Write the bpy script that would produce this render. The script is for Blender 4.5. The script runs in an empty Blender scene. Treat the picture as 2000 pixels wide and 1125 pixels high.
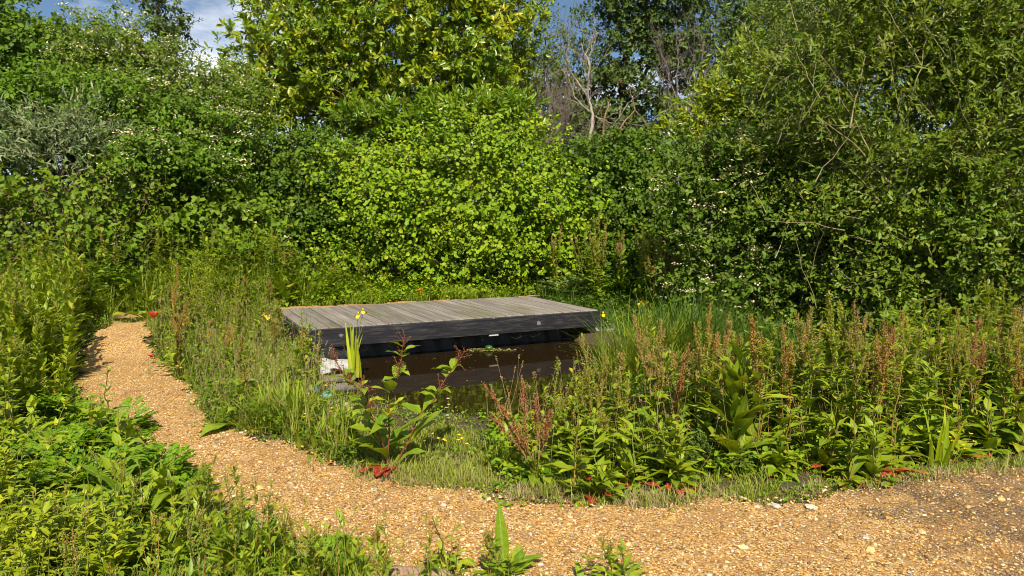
import bpy, math
import numpy as np
from mathutils import Vector

# ------------------------------------------------------------------ camera, sky, sun, exposure
sc = bpy.context.scene
COL = sc.collection
F_PX, CAM_Z, PITCH = 1390.0, 1.6, math.radians(5.4)      # focal length in pixels of a 2000 px wide frame
cam = bpy.data.objects.new('camera', bpy.data.cameras.new('camera'))
COL.objects.link(cam)
cam.location = (0, 0, CAM_Z)
cam.rotation_euler = (math.radians(90) - PITCH, 0, 0)
cam.data.sensor_width = 36.0
cam.data.lens = 36.0 * F_PX / 2000.0
cam.data.clip_start, cam.data.clip_end = 0.05, 2000.0
sc.camera = cam

SUN_EL, SUN_AZ = math.radians(46), math.atan2(0.16, -0.987)
sun = bpy.data.objects.new('sun', bpy.data.lights.new('sun', 'SUN'))
COL.objects.link(sun)
sun.data.energy, sun.data.angle, sun.data.color = 5.0, math.radians(0.5), (1.0, 0.90, 0.74)
sdir = Vector((math.sin(SUN_AZ) * math.cos(SUN_EL), math.cos(SUN_AZ) * math.cos(SUN_EL), math.sin(SUN_EL)))
sun.rotation_euler = sdir.to_track_quat('Z', 'Y').to_euler()

world = bpy.data.worlds.new('World')
sc.world = world
world.use_nodes = True
wn, wl = world.node_tree.nodes, world.node_tree.links
wn.clear()
w_out = wn.new('ShaderNodeOutputWorld'); w_bg = wn.new('ShaderNodeBackground')
w_sky = wn.new('ShaderNodeTexSky'); w_sky.sky_type = 'NISHITA'; w_sky.sun_disc = False
w_sky.sun_elevation, w_sky.sun_rotation = SUN_EL, SUN_AZ
w_sky.air_density, w_sky.dust_density, w_sky.ozone_density = 1.0, 0.05, 4.5
w_tc = wn.new('ShaderNodeTexCoord'); w_map = wn.new('ShaderNodeMapping')
w_map.inputs['Scale'].default_value = (2.2, 2.2, 6.0)
w_map.inputs['Location'].default_value = (0.35, 0.0, 0.2)
w_no = wn.new('ShaderNodeTexNoise'); w_no.inputs['Scale'].default_value = 1.7
w_no.inputs['Detail'].default_value = 7; w_no.inputs['Roughness'].default_value = 0.55
w_cr = wn.new('ShaderNodeValToRGB')
w_cr.color_ramp.elements[0].position, w_cr.color_ramp.elements[1].position = 0.48, 0.66
w_mx = wn.new('ShaderNodeMix'); w_mx.data_type = 'RGBA'
w_mx.inputs[7].default_value = (13.0, 13.4, 14.0, 1)
wl.new(w_tc.outputs['Generated'], w_map.inputs['Vector']); wl.new(w_map.outputs[0], w_no.inputs['Vector'])
wl.new(w_no.outputs['Fac'], w_cr.inputs[0]); wl.new(w_cr.outputs[0], w_mx.inputs[0])
wl.new(w_sky.outputs[0], w_mx.inputs[6]); wl.new(w_mx.outputs[2], w_bg.inputs[0]); wl.new(w_bg.outputs[0], w_out.inputs[0])
w_bg.inputs[1].default_value = 0.056
sc.view_settings.view_transform = 'Standard'; sc.view_settings.look = 'None'
sc.view_settings.gamma = 1.0; sc.view_settings.exposure = 0.70
sc.view_settings.use_curve_mapping = False
try:
    sc.cycles.max_bounces, sc.cycles.diffuse_bounces, sc.cycles.glossy_bounces = 5, 2, 3
    sc.cycles.pixel_filter_type = 'BLACKMAN_HARRIS'; sc.cycles.filter_width = 1.0
    sc.cycles.transmission_bounces, sc.cycles.transparent_max_bounces = 4, 4
except Exception:
    pass

# ------------------------------------------------------------------ helpers
RNG = np.random.default_rng(11)
SF, CF = math.sin(PITCH), math.cos(PITCH)

def ray(px, py):
    u, v = (px - 1000.0) / F_PX, (562.5 - py) / F_PX
    return np.array([u, CF + v * SF, -SF + v * CF])

def at(px, py, depth):                       # the point of a pixel's ray at a distance y = depth
    d = ray(px, py)
    return np.array([0, 0, CAM_Z]) + d * (depth / d[1])

def on_z(px, py, z=0.0):
    d = ray(px, py)
    return np.array([0, 0, CAM_Z]) + d * ((z - CAM_Z) / d[2])

def unit(v):
    return v / np.maximum(np.linalg.norm(v, axis=-1, keepdims=True), 1e-9)

def sstep(a, b, x):
    t = np.clip((x - a) / (b - a), 0, 1)
    return t * t * (3 - 2 * t)

def wob(x, y, s=1.0, k=0.0):                 # cheap smooth noise about -1..1
    x = np.asarray(x) * s; y = np.asarray(y) * s
    return (np.sin(1.7 * x + 0.9 * y + 1.3 + k) + np.sin(-1.1 * x + 2.3 * y + 4.1 + 2 * k) +
            np.sin(3.1 * x - 1.9 * y + 0.7 + 3 * k) * .6 + np.sin(4.3 * x + 3.7 * y + 2.2 + k) * .4) / 3.0

def poly_sd(poly, x, y):                     # signed distance, negative inside
    x = np.asarray(x, float); y = np.asarray(y, float)
    d = np.full(x.shape, 1e9); ins = np.zeros(x.shape, bool)
    n = len(poly)
    for i in range(n):
        ax, ay = poly[i]; bx, by = poly[(i + 1) % n]
        ex, ey = bx - ax, by - ay
        t = np.clip(((x - ax) * ex + (y - ay) * ey) / (ex * ex + ey * ey), 0, 1)
        d = np.minimum(d, np.hypot(x - ax - t * ex, y - ay - t * ey))
        c = ((ay > y) != (by > y))
        with np.errstate(divide='ignore', invalid='ignore'):
            ins ^= c & (x < (bx - ax) * (y - ay) / (by - ay + 1e-12) + ax)
    return np.where(ins, -d, d)

# deck frame: s along the front edge, t away from the water
DK_O = np.array([-2.43, 8.22]); DK_YAW = math.radians(26.5)
DK_E = np.array([math.cos(DK_YAW), math.sin(DK_YAW)]); DK_N = np.array([-DK_E[1], DK_E[0]])
DK_L, DK_D, DK_TOP = 4.08, 2.08, 0.34

def dk(s, t):
    return DK_O + DK_E * s + DK_N * t

WATER_Z = -0.10
POND = [tuple(p) for p in ((-2.15, 8.15), (-1.95, 7.3), (-1.45, 6.5), (-0.7, 6.0), (0.3, 5.75), (1.5, 5.75), (2.8, 5.95), (3.9, 6.6),
                           (4.1, 7.8), (3.2, 8.75), (2.2, 9.05), (1.45, 9.25))] + [tuple(dk(3.72, -0.02)), tuple(dk(3.72, 0.34)), tuple(dk(0.45, 0.34)), tuple(dk(0.30, 0.0))]

def gz(x, y):
    x = np.asarray(x, float); y = np.asarray(y, float)
    t = (x - DK_O[0]) * DK_N[0] + (y - DK_O[1]) * DK_N[1]
    s = (x - DK_O[0]) * DK_E[0] + (y - DK_O[1]) * DK_E[1]
    z = 0.27 * sstep(0.2, 2.0, t) + 0.012 * wob(x, y, 1.6)
    under = (s > -0.05) & (s < DK_L + .05) & (t > -.05) & (t < DK_D - .04)
    z = np.where(under, np.minimum(z, 0.2), z)
    sd = poly_sd(POND, x, y)
    return z + (-0.75 - z) * sstep(0.16, -0.34, sd)

def ground_pt(px, py):
    z = 0.0
    for _ in range(5):
        p = on_z(px, py, z); z = float(gz(p[0], p[1]))
    return np.array([p[0], p[1], z])

def px_poly(pts):
    return [tuple(ground_pt(a, b)[:2]) for a, b in pts]

def sample_poly(rng, poly, n):
    a = np.array(poly); lo, hi = a.min(0), a.max(0)
    out = np.zeros((0, 2))
    while len(out) < n:
        c = lo + rng.random((n * 2 + 16, 2)) * (hi - lo)
        out = np.vstack([out, c[poly_sd(poly, c[:, 0], c[:, 1]) < 0]])
    return out[:n]

def lift(xy):
    return np.column_stack([xy, gz(xy[:, 0], xy[:, 1])])

class Geo:
    """collects vertices and faces, then links them as ONE mesh object"""
    def __init__(s):
        s.V, s.Q, s.T, s.A, s.R, s.n = [], [], [], [], [], 0
    def add(s, V, Q=None, T=None, tint=0.5, rib=1.0):
        V = np.asarray(V, float).reshape(-1, 3)
        if Q is not None and len(Q): s.Q.append(np.asarray(Q, np.int64).reshape(-1, 4) + s.n)
        if T is not None and len(T): s.T.append(np.asarray(T, np.int64).reshape(-1, 3) + s.n)
        s.V.append(V)
        s.A.append(np.broadcast_to(np.asarray(tint, float), (len(V),)))
        s.R.append(np.broadcast_to(np.asarray(rib, float), (len(V),)))
        s.n += len(V)
        return s
    def obj(s, name, mat, parent=None, smooth=True):
        V = np.vstack(s.V)
        if parent is not None and isinstance(parent, bpy.types.Object):
            V = V - np.array(world_loc(parent))
        Q = np.vstack(s.Q) if s.Q else np.zeros((0, 4), np.int64)
        T = np.vstack(s.T) if s.T else np.zeros((0, 3), np.int64)
        me = bpy.data.meshes.new(name)
        me.vertices.add(len(V)); me.vertices.foreach_set('co', V.astype(np.float32).ravel())
        li = np.concatenate([Q.ravel(), T.ravel()]).astype(np.int32)
        me.loops.add(len(li)); me.loops.foreach_set('vertex_index', li)
        st = np.concatenate([np.arange(len(Q)) * 4, len(Q) * 4 + np.arange(len(T)) * 3]).astype(np.int32)
        me.polygons.add(len(st)); me.polygons.foreach_set('loop_start', st)
        me.polygons.foreach_set('use_smooth', np.full(len(st), smooth))
        for nm, arr in (('tint', s.A), ('rib', s.R)):
            at_ = me.attributes.new(nm, 'FLOAT', 'POINT')
            at_.data.foreach_set('value', np.concatenate(arr).astype(np.float32))
        me.update(calc_edges=True)
        if mat: me.materials.append(mat)
        o = bpy.data.objects.new(name, me); COL.objects.link(o)
        if parent is not None: o.parent = parent
        return o

def world_loc(o):
    p = np.array(o.location)
    while o.parent: o = o.parent; p = p + np.array(o.location)
    return p

def tag(o, label=None, cat=None, group=None, kind=None):
    if label: o['label'] = label
    if cat: o['category'] = cat
    if group: o['group'] = group
    if kind: o['kind'] = kind
    return o

def thing(name, label, cat, loc, group=None):
    o = bpy.data.objects.new(name, None); COL.objects.link(o)
    o.location = tuple(float(v) for v in loc); o.empty_display_size = 0.1
    return tag(o, label, cat, group)

# ---------------------------------------------------------------- shapes
def leaves6(P, D, U, L, W, fold=0.14, drop=0.10, tint=0.5, geo=None, fat=0.45):
    """small folded leaves: six vertices, two quads each"""
    N = len(P)
    D = unit(D); U = unit(U - (U * D).sum(1, keepdims=True) * D); S = np.cross(D, U)
    L = np.broadcast_to(L, (N,)); W = np.broadcast_to(W, (N,))
    t = np.array([[0, 0, 0], [.40, fat - .20, fold], [.44, fat + .25, fold], [0, 1, -drop], [-.44, fat + .25, fold], [-.40, fat - .20, fold]])
    V = (P[:, None] + S[:, None] * (t[:, 0][None, :, None] * W[:, None, None]) + D[:, None] * (t[:, 1][None, :, None] * L[:, None, None])
         + U[:, None] * (t[:, 2][None, :, None] * np.minimum(W, L)[:, None, None]))
    b = (np.arange(N) * 6)[:, None]
    Q = np.concatenate([b + np.array([0, 1, 2, 3]), b + np.array([0, 3, 4, 5])])
    g = geo or Geo()
    return g.add(V, Q, tint=np.repeat(np.broadcast_to(tint, (N,)), 6))

def blades(P, D, U, L, W, prof, nst=4, cols=3, curl=0.5, fold=0.2, wave=0.0, wf=9.0, tint=0.5, geo=None, rng=RNG):
    """long bending leaves, grass and petals: a strip of nst stations"""
    P = np.asarray(P, float); N = len(P)
    D = unit(np.asarray(D, float)); U = np.asarray(U, float)
    U = unit(U - (U * D).sum(1, keepdims=True) * D); S = np.cross(D, U)
    L = np.broadcast_to(L, (N,)).astype(float); W = np.broadcast_to(W, (N,)).astype(float); curl = np.broadcast_to(curl, (N,)).astype(float)
    s = np.linspace(0, 1, nst)
    pr = np.interp(s, np.linspace(0, 1, len(prof)), prof)
    th = curl[:, None] * s[None]
    dirs = np.cos(th)[..., None] * D[:, None] - np.sin(th)[..., None] * U[:, None]
    nor = np.sin(th)[..., None] * D[:, None] + np.cos(th)[..., None] * U[:, None]
    step = (dirs[:, 1:] + dirs[:, :-1]) * .5 * (L / (nst - 1))[:, None, None]
    cen = np.concatenate([np.zeros((N, 1, 3)), np.cumsum(step, 1)], 1) + P[:, None]
    c = np.linspace(-1, 1, cols); ac = np.abs(c)
    hw = (W * .5)[:, None] * pr[None]
    ph = rng.random(N) * 6.28
    wv = wave * W[:, None, None] * np.sin(wf * s[None, :, None] * 1.0 + ph[:, None, None] + 1.4 * np.sign(c)[None, None]) * (ac ** 2)[None, None] * np.minimum(pr * 1.5, 1)[None, :, None]
    V = (cen[:, :, None] + S[:, None, None] * (hw[:, :, None] * c[None, None])[..., None]
         + nor[:, :, None] * ((fold * hw[:, :, None] * ac[None, None]) + wv)[..., None])
    i = np.arange(nst - 1)[:, None] * cols + np.arange(cols - 1)[None]
    q = np.stack([i, i + 1, i + 1 + cols, i + cols], -1).reshape(-1, 4)
    Q = (np.arange(N) * nst * cols)[:, None, None] + q[None]
    g = geo or Geo()
    rib = np.broadcast_to(ac[None, None], (N, nst, cols)).ravel()
    return g.add(V, Q, tint=np.repeat(np.broadcast_to(tint, (N,)), nst * cols), rib=rib)

def tubes(P, R, k=5, tint=0.5, geo=None):
    """N polylines of m points as tapering tubes"""
    P = np.asarray(P, float); N, m, _ = P.shape
    R = np.broadcast_to(R, (N, m)).astype(float)
    T = np.gradient(P, axis=1); T = unit(T)
    ref = np.where(np.abs(T[:, :1, 2:3]) > 0.9, np.array([1., 0, 0]), np.array([0, 0, 1.]))
    A = unit(np.cross(T, np.broadcast_to(ref, T.shape))); B = np.cross(T, A)
    an = np.arange(k) * 2 * math.pi / k
    V = P[:, :, None] + R[:, :, None, None] * (np.cos(an)[None, None, :, None] * A[:, :, None] + np.sin(an)[None, None, :, None] * B[:, :, None])
    i = np.arange(m - 1)[:, None] * k; j = np.arange(k)[None]; j2 = (j + 1) % k
    q = np.stack([i + j, i + j2, i + k + j2, i + k + j], -1).reshape(-1, 4)
    Q = (np.arange(N) * m * k)[:, None, None] + q[None]
    g = geo or Geo()
    return g.add(V, Q, tint=np.repeat(np.broadcast_to(tint, (N,)), m * k))

def limb(rng, a, b, m=7, sag=0.0, jit=0.06):
    a = np.asarray(a, float); b = np.asarray(b, float)
    s = np.linspace(0, 1, m)[:, None]
    L = np.linalg.norm(b - a)
    p = a + (b - a) * s
    j = rng.normal(0, jit * L, (m, 3)); j[0] = 0; j[-1] = 0
    j = (j + np.roll(j, 1, 0)) * .5; j[0] = 0
    p = p + j * np.sin(s * math.pi) + np.array([0, 0, 1]) * sag * L * np.sin(s * math.pi)
    return p

def box(geo, c, sx, sy, sz, ax=(1, 0), tint=0.5, bev=0.004):
    """box with chamfered long edges; ax is its x axis on the ground"""
    ex = np.array([ax[0], ax[1], 0.]); ey = np.array([-ax[1], ax[0], 0.]); ez = np.array([0, 0, 1.])
    b = min(bev, sy * .4, sz * .4)
    y, z = sy / 2, sz / 2
    ring = [(-y + b, -z), (y - b, -z), (y, -z + b), (y, z - b), (y - b, z), (-y + b, z), (-y, z - b), (-y, -z + b)]
    V = []
    for xs in (-sx / 2, sx / 2):
        for yy, zz in ring: V.append(np.asarray(c) + ex * xs + ey * yy + ez * zz)
    Q = [(i, (i + 1) % 8, 8 + (i + 1) % 8, 8 + i) for i in range(8)]
    caps = [(7, 6, 5, 4), (7, 4, 3, 0), (0, 3, 2, 1), (12, 13, 14, 15), (12, 15, 8, 11), (8, 9, 10, 11)]
    return geo.add(V, Q + caps, tint=tint)

ICO_V = None
def ico():
    global ICO_V, ICO_T
    if ICO_V is None:
        p = (1 + 5 ** .5) / 2
        ICO_V = unit(np.array([(-1, p, 0), (1, p, 0), (-1, -p, 0), (1, -p, 0), (0, -1, p), (0, 1, p), (0, -1, -p), (0, 1, -p), (p, 0, -1), (p, 0, 1), (-p, 0, -1), (-p, 0, 1)], float))
        ICO_T = np.array([(0, 11, 5), (0, 5, 1), (0, 1, 7), (0, 7, 10), (0, 10, 11), (1, 5, 9), (5, 11, 4), (11, 10, 2), (10, 7, 6), (7, 1, 8), (3, 9, 4), (3, 4, 2), (3, 2, 6), (3, 6, 8), (3, 8, 9), (4, 9, 5), (2, 4, 11), (6, 2, 10), (8, 6, 7), (9, 8, 1)])
    return ICO_V, ICO_T

def stones(rng, P, R, geo=None, flat=0.6, tint=None):
    v, t = ico(); N = len(P)
    R = np.broadcast_to(R, (N,))
    sc_ = rng.uniform(.65, 1.25, (N, 1, 3)) * np.array([1, 1, flat])
    an = rng.random(N) * 6.28
    V = v[None] * sc_ * (1 + rng.normal(0, .13, (N, 12, 1)))
    x = V[..., 0] * np.cos(an)[:, None] - V[..., 1] * np.sin(an)[:, None]; y = V[..., 0] * np.sin(an)[:, None] + V[..., 1] * np.cos(an)[:, None]
    V = np.stack([x, y, V[..., 2]], -1) * R[:, None, None] + P[:, None]
    T = (np.arange(N) * 12)[:, None, None] + t[None]
    if tint is None: tint = rng.random(N)
    return (geo or Geo()).add(V, T=T, tint=np.repeat(tint, 12))

def ball(geo, c, r, seg=10, rings=6, squash=1.0, tint=.5):
    V, Q = [], []
    for i in range(rings + 1):
        a = math.pi * i / rings
        for j in range(seg):
            b = 2 * math.pi * j / seg
            V.append((c[0] + r * math.sin(a) * math.cos(b), c[1] + r * math.sin(a) * math.sin(b), c[2] + r * math.cos(a) * squash))
    for i in range(rings):
        for j in range(seg):
            Q.append((i * seg + j, i * seg + (j + 1) % seg, (i + 1) * seg + (j + 1) % seg, (i + 1) * seg + j))
    return geo.add(V, Q, tint=tint)

# ---------------------------------------------------------------- materials
def new_mat(name):
    m = bpy.data.materials.new(name); m.use_nodes = True
    n, l = m.node_tree.nodes, m.node_tree.links
    return m, n, l, n['Principled BSDF'], n['Material Output']

def ramp_node(n, cols, interp='LINEAR'):
    r = n.new('ShaderNodeValToRGB'); e = r.color_ramp.elements
    r.color_ramp.interpolation = interp
    while len(e) < len(cols): e.new(1.0)
    for k, c in enumerate(cols):
        e[k].position = k / max(1, len(cols) - 1) if len(c) == 3 else c[3]
        e[k].color = (c[0], c[1], c[2], 1)
    return r

LEAFS = {}
def leaf_mat(name, cols, trans=0.3, rough=0.5, spec=0.3, rib=None, noise=0.0, tcol=(1.25, 1.15, 0.5)):
    if name in LEAFS: return LEAFS[name]
    m, n, l, p, out = new_mat(name)
    a = n.new('ShaderNodeAttribute'); a.attribute_name = 'tint'
    cols = [(c[0] * 1.32, c[1] * 1.12, c[2] * .7) if c[1] > c[0] * 1.05 and c[1] < .45 else c for c in cols]
    r = ramp_node(n, cols)
    l.new(a.outputs['Fac'], r.inputs[0])
    col = r.outputs[0]
    if rib:
        b = n.new('ShaderNodeAttribute'); b.attribute_name = 'rib'
        rr = n.new('ShaderNodeMapRange'); rr.inputs[1].default_value, rr.inputs[2].default_value = 0.03, 0.16
        rr.inputs[3].default_value, rr.inputs[4].default_value = 0.75, 0.0
        l.new(b.outputs['Fac'], rr.inputs[0])
        mx = n.new('ShaderNodeMix'); mx.data_type = 'RGBA'
        l.new(rr.outputs[0], mx.inputs[0]); l.new(col, mx.inputs[6]); mx.inputs[7].default_value = (*rib, 1)
        col = mx.outputs[2]
    if noise:
        tn = n.new('ShaderNodeTexNoise'); tn.inputs['Scale'].default_value = 45; tn.inputs['Detail'].default_value = 3
        mr = n.new('ShaderNodeMapRange'); mr.inputs[1].default_value, mr.inputs[2].default_value = .3, .7
        mr.inputs[3].default_value, mr.inputs[4].default_value = 1 - noise, 1 + noise
        tc = n.new('ShaderNodeTexCoord'); l.new(tc.outputs['Object'], tn.inputs['Vector']); l.new(tn.outputs['Fac'], mr.inputs[0])
        vm = n.new('ShaderNodeVectorMath'); vm.operation = 'SCALE'; l.new(col, vm.inputs[0]); l.new(mr.outputs[0], vm.inputs['Scale'])
        col = vm.outputs[0]
    l.new(col, p.inputs['Base Color'])
    p.inputs['Roughness'].default_value = rough
    p.inputs['Specular IOR Level'].default_value = spec
    tr = n.new('ShaderNodeBsdfTranslucent'); ms = n.new('ShaderNodeMixShader')
    tm = n.new('ShaderNodeVectorMath'); tm.operation = 'MULTIPLY'; tm.inputs[1].default_value = tcol
    l.new(col, tm.inputs[0]); l.new(tm.outputs[0], tr.inputs['Color'])
    ms.inputs[0].default_value = trans
    l.new(p.outputs[0], ms.inputs[1]); l.new(tr.outputs[0], ms.inputs[2]); l.new(ms.outputs[0], out.inputs['Surface'])
    LEAFS[name] = m
    return m

def noise_mat(name, cols, scale=8.0, stretch=(1, 1, 1), rough=0.8, spec=0.2, bump=0.0, detail=6, coord='Object', tint=0.0):
    m, n, l, p, out = new_mat(name)
    tc = n.new('ShaderNodeTexCoord'); mp = n.new('ShaderNodeMapping'); mp.inputs['Scale'].default_value = stretch
    tn = n.new('ShaderNodeTexNoise'); tn.inputs['Scale'].default_value = scale; tn.inputs['Detail'].default_value = detail
    tn.inputs['Roughness'].default_value = .65
    l.new(tc.outputs[coord], mp.inputs[0]); l.new(mp.outputs[0], tn.inputs['Vector'])
    fac = tn.outputs['Fac']
    if tint:
        a = n.new('ShaderNodeAttribute'); a.attribute_name = 'tint'
        ma = n.new('ShaderNodeMath'); ma.operation = 'MULTIPLY_ADD'; ma.inputs[1].default_value = tint; l.new(a.outputs['Fac'], ma.inputs[0])
        l.new(fac, ma.inputs[2]); sb = n.new('ShaderNodeMath'); sb.operation = 'SUBTRACT'; sb.inputs[1].default_value = tint * .5
        l.new(ma.outputs[0], sb.inputs[0]); fac = sb.outputs[0]
    r = ramp_node(n, cols); l.new(fac, r.inputs[0]); l.new(r.outputs[0], p.inputs['Base Color'])
    p.inputs['Roughness'].default_value = rough; p.inputs['Specular IOR Level'].default_value = spec
    if bump:
        b = n.new('ShaderNodeBump'); b.inputs['Strength'].default_value = bump; b.inputs['Distance'].default_value = 0.02
        l.new(tn.outputs['Fac'], b.inputs['Height']); l.new(b.outputs[0], p.inputs['Normal'])
    return m

M = {}
M['soil'] = noise_mat('soil', [(.03, .022, .012, .3), (.075, .05, .028, .5), (.05, .06, .02, .62), (.11, .085, .05, .8)], 6, bump=.6)
M['bark'] = noise_mat('bark', [(.05, .036, .025, .3), (.13, .10, .075, .7)], 14, (1, 1, .25), bump=.5)
M['bark_pale'] = noise_mat('bark_pale', [(.20, .16, .125, .3), (.42, .36, .30, .7)], 16, (1, 1, .3), bump=.4)
M['bark_brown'] = noise_mat('bark_brown', [(.13, .075, .04, .3), (.30, .20, .12, .7)], 16, (1, 1, .3), bump=.4)
M['bark_olive'] = noise_mat('bark_olive', [(.10, .09, .035, .3), (.26, .22, .12, .7)], 16, (1, 1, .3), bump=.3)
M['twig_grey'] = noise_mat('twig_grey', [(.10, .075, .07, .3), (.23, .18, .165, .7)], 12)

# leaf colours: hue and age vary from leaf to leaf through 'tint'
hazel = leaf_mat('hazel_leaf', [(.055, .14, .008, 0), (.105, .22, .010, .5), (.165, .285, .014, .95), (.27, .31, .02, 1)], .22, .5, .18)
hazel_shade = leaf_mat('hazel_shaded_leaf', [(.03, .085, .008), (.058, .13, .010), (.105, .195, .016)], .24, .5, .18)  # hazel leaf darkened: shadow beside the bright mound put into the colour
laurel = leaf_mat('laurel_leaf', [(.05, .125, .010), (.10, .20, .010), (.19, .28, .010), (.44, .40, .015)], .28, .36, .4)
laurel_mid = leaf_mat('laurel_green_leaf', [(.05, .13, .012), (.10, .21, .012), (.20, .28, .015)], .28, .32, .5)
thorn = leaf_mat('thorn_leaf', [(.05, .115, .012), (.085, .17, .016), (.15, .21, .03)], .28, .5, .2)
elder = leaf_mat('elder_leaf', [(.04, .105, .010), (.07, .16, .012), (.115, .21, .018)], .26, .5, .18)
silver = leaf_mat('silver_leaf', [(.05, .13, .05), (.125, .205, .13), (.30, .385, .34)], .2, .6, .15, tcol=(1, 1, .8))
bramble = leaf_mat('bramble_leaf', [(.04, .095, .009), (.09, .18, .012), (.15, .24, .018)], .25, .5, .2)
willow = leaf_mat('willow_leaf', [(.04, .095, .010), (.07, .145, .012), (.125, .20, .022), (.22, .27, .08)], .32, .42, .25)
willow_lo = leaf_mat('sallow_leaf', [(.04, .10, .009), (.07, .15, .012), (.13, .22, .02), (.22, .28, .06)], .32, .42, .25)
dogwood = leaf_mat('dogwood_leaf', [(.035, .09, .010), (.065, .135, .012), (.115, .195, .02)], .24, .5, .22)  # dark leaf, deepened further to stand for shade low on the right
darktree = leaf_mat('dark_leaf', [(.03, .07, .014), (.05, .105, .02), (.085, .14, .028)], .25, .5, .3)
blossom = leaf_mat('cream_blossom', [(.48, .42, .22), (.62, .55, .32), (.72, .66, .45)], .2, .6, .2, tcol=(1, 1, .9))
dockl = leaf_mat('dock_leaf', [(.06, .145, .010), (.115, .225, .012), (.18, .29, .018), (.28, .34, .03)], .3, .42, .3, rib=(.28, .33, .10), noise=.18)
dock_old = leaf_mat('dock_old_leaf', [(.32, .03, .02), (.42, .05, .02), (.36, .14, .03), (.42, .25, .04)], .3, .5, .3, rib=(.4, .2, .1), noise=.35, tcol=(1.2, .9, .8))
stem_red = noise_mat('dock_stem_red', [(.21, .09, .03, .3), (.24, .20, .05, .7)], 30, rough=.5)
stem_dark = noise_mat('dark_red_stem', [(.12, .03, .02, .3), (.22, .06, .035, .7)], 30, rough=.5)
stem_green = noise_mat('dock_stem_green', [(.10, .14, .02, .3), (.22, .22, .05, .7)], 30, rough=.5)
seed_rust = leaf_mat('seed_rust', [(.30, .13, .04), (.40, .20, .05), (.36, .25, .06), (.24, .27, .04)], .2, .7, .1, tcol=(1.2, .9, .6))
seed_red = leaf_mat('seed_red', [(.24, .055, .035), (.34, .10, .06), (.36, .18, .09), (.28, .22, .07)], .2, .7, .1, tcol=(1.2, .9, .7))
seed_dark = leaf_mat('seed_dark_red', [(.15, .05, .03), (.22, .08, .04), (.20, .14, .04)], .2, .7, .1, tcol=(1.2, .9, .7))
seed_tan = leaf_mat('seed_tan', [(.34, .20, .08), (.42, .27, .12), (.30, .28, .06), (.24, .27, .04)], .2, .7, .1)
seed_green = leaf_mat('seed_green', [(.14, .20, .025), (.23, .28, .04), (.32, .33, .08)], .25, .7, .1)
grassm = leaf_mat('grass_blade', [(.06, .14, .010), (.12, .22, .014), (.20, .29, .03), (.30, .30, .08), (.42, .34, .16)], .33, .5, .25)
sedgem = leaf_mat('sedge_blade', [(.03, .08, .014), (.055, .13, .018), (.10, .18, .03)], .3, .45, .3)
irism = leaf_mat('iris_leaf', [(.14, .26, .015), (.26, .38, .02), (.38, .44, .03)], .4, .4, .35)
fernm = leaf_mat('parsley_leaf', [(.06, .16, .010), (.11, .24, .012), (.17, .31, .02)], .32, .5, .3)
mayweed = leaf_mat('mayweed_leaf', [(.06, .13, .035), (.10, .18, .05), (.15, .23, .07)], .3, .55, .2)
yellowgreen = leaf_mat('privet_leaf', [(.12, .22, .012), (.22, .32, .016), (.33, .40, .025)], .34, .42, .4)
petal_y = leaf_mat('yellow_petal', [(.62, .42, .008), (.75, .55, .012), (.80, .62, .03)], .25, .45, .3, tcol=(1, 1, .6))
petal_r = leaf_mat('red_petal', [(.60, .02, .03), (.70, .04, .04), (.72, .10, .05)], .3, .5, .3, tcol=(1, .8, .8))
petal_o = leaf_mat('orange_petal', [(.65, .14, .02), (.72, .20, .03)], .3, .5, .3, tcol=(1, .9, .7))
petal_w = leaf_mat('white_petal', [(.72, .72, .70), (.80, .80, .78)], .2, .5, .3, tcol=(1, 1, 1))
petal_p = leaf_mat('pink_petal', [(.40, .20, .32), (.5, .3, .42)], .2, .5, .3, tcol=(1, 1, 1))
straw = leaf_mat('straw', [(.26, .19, .09), (.38, .29, .15), (.48, .39, .24)], .25, .6, .2)
#--PART2--
# ================================================================= ground, path, water
def axis(lo, hi, fine_lo, fine_hi, step, far):
    a = np.arange(fine_lo, fine_hi + 1e-6, step)
    l_ = fine_lo - np.geomspace(step, fine_lo - lo, far)[::-1] if fine_lo > lo else []
    r_ = fine_hi + np.geomspace(step, hi - fine_hi, far)
    return np.concatenate([l_, a, r_])

def grid_sheet(xs, ys, zf, keep=None):
    X, Y = np.meshgrid(xs, ys); Z = zf(X, Y)
    V = np.stack([X, Y, Z], -1).reshape(-1, 3); nx = len(xs)
    i = np.arange(len(ys) - 1)[:, None] * nx + np.arange(nx - 1)[None]
    Q = np.stack([i, i + 1, i + 1 + nx, i + nx], -1).reshape(-1, 4)
    if keep is not None:
        k = keep(X, Y).reshape(-1); Q = Q[k[Q].all(1)]
        used = np.unique(Q); mp = np.zeros(len(V), np.int64); mp[used] = np.arange(len(used)); V = V[used]; Q = mp[Q]
    return V, Q

V_, Q_ = grid_sheet(axis(-300, 300, -8, 9, .10, 22), axis(-200, 400, 1.2, 15, .10, 22), gz)
ground = tag(Geo().add(V_, Q_).obj('ground', M['soil']), kind='structure')

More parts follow.
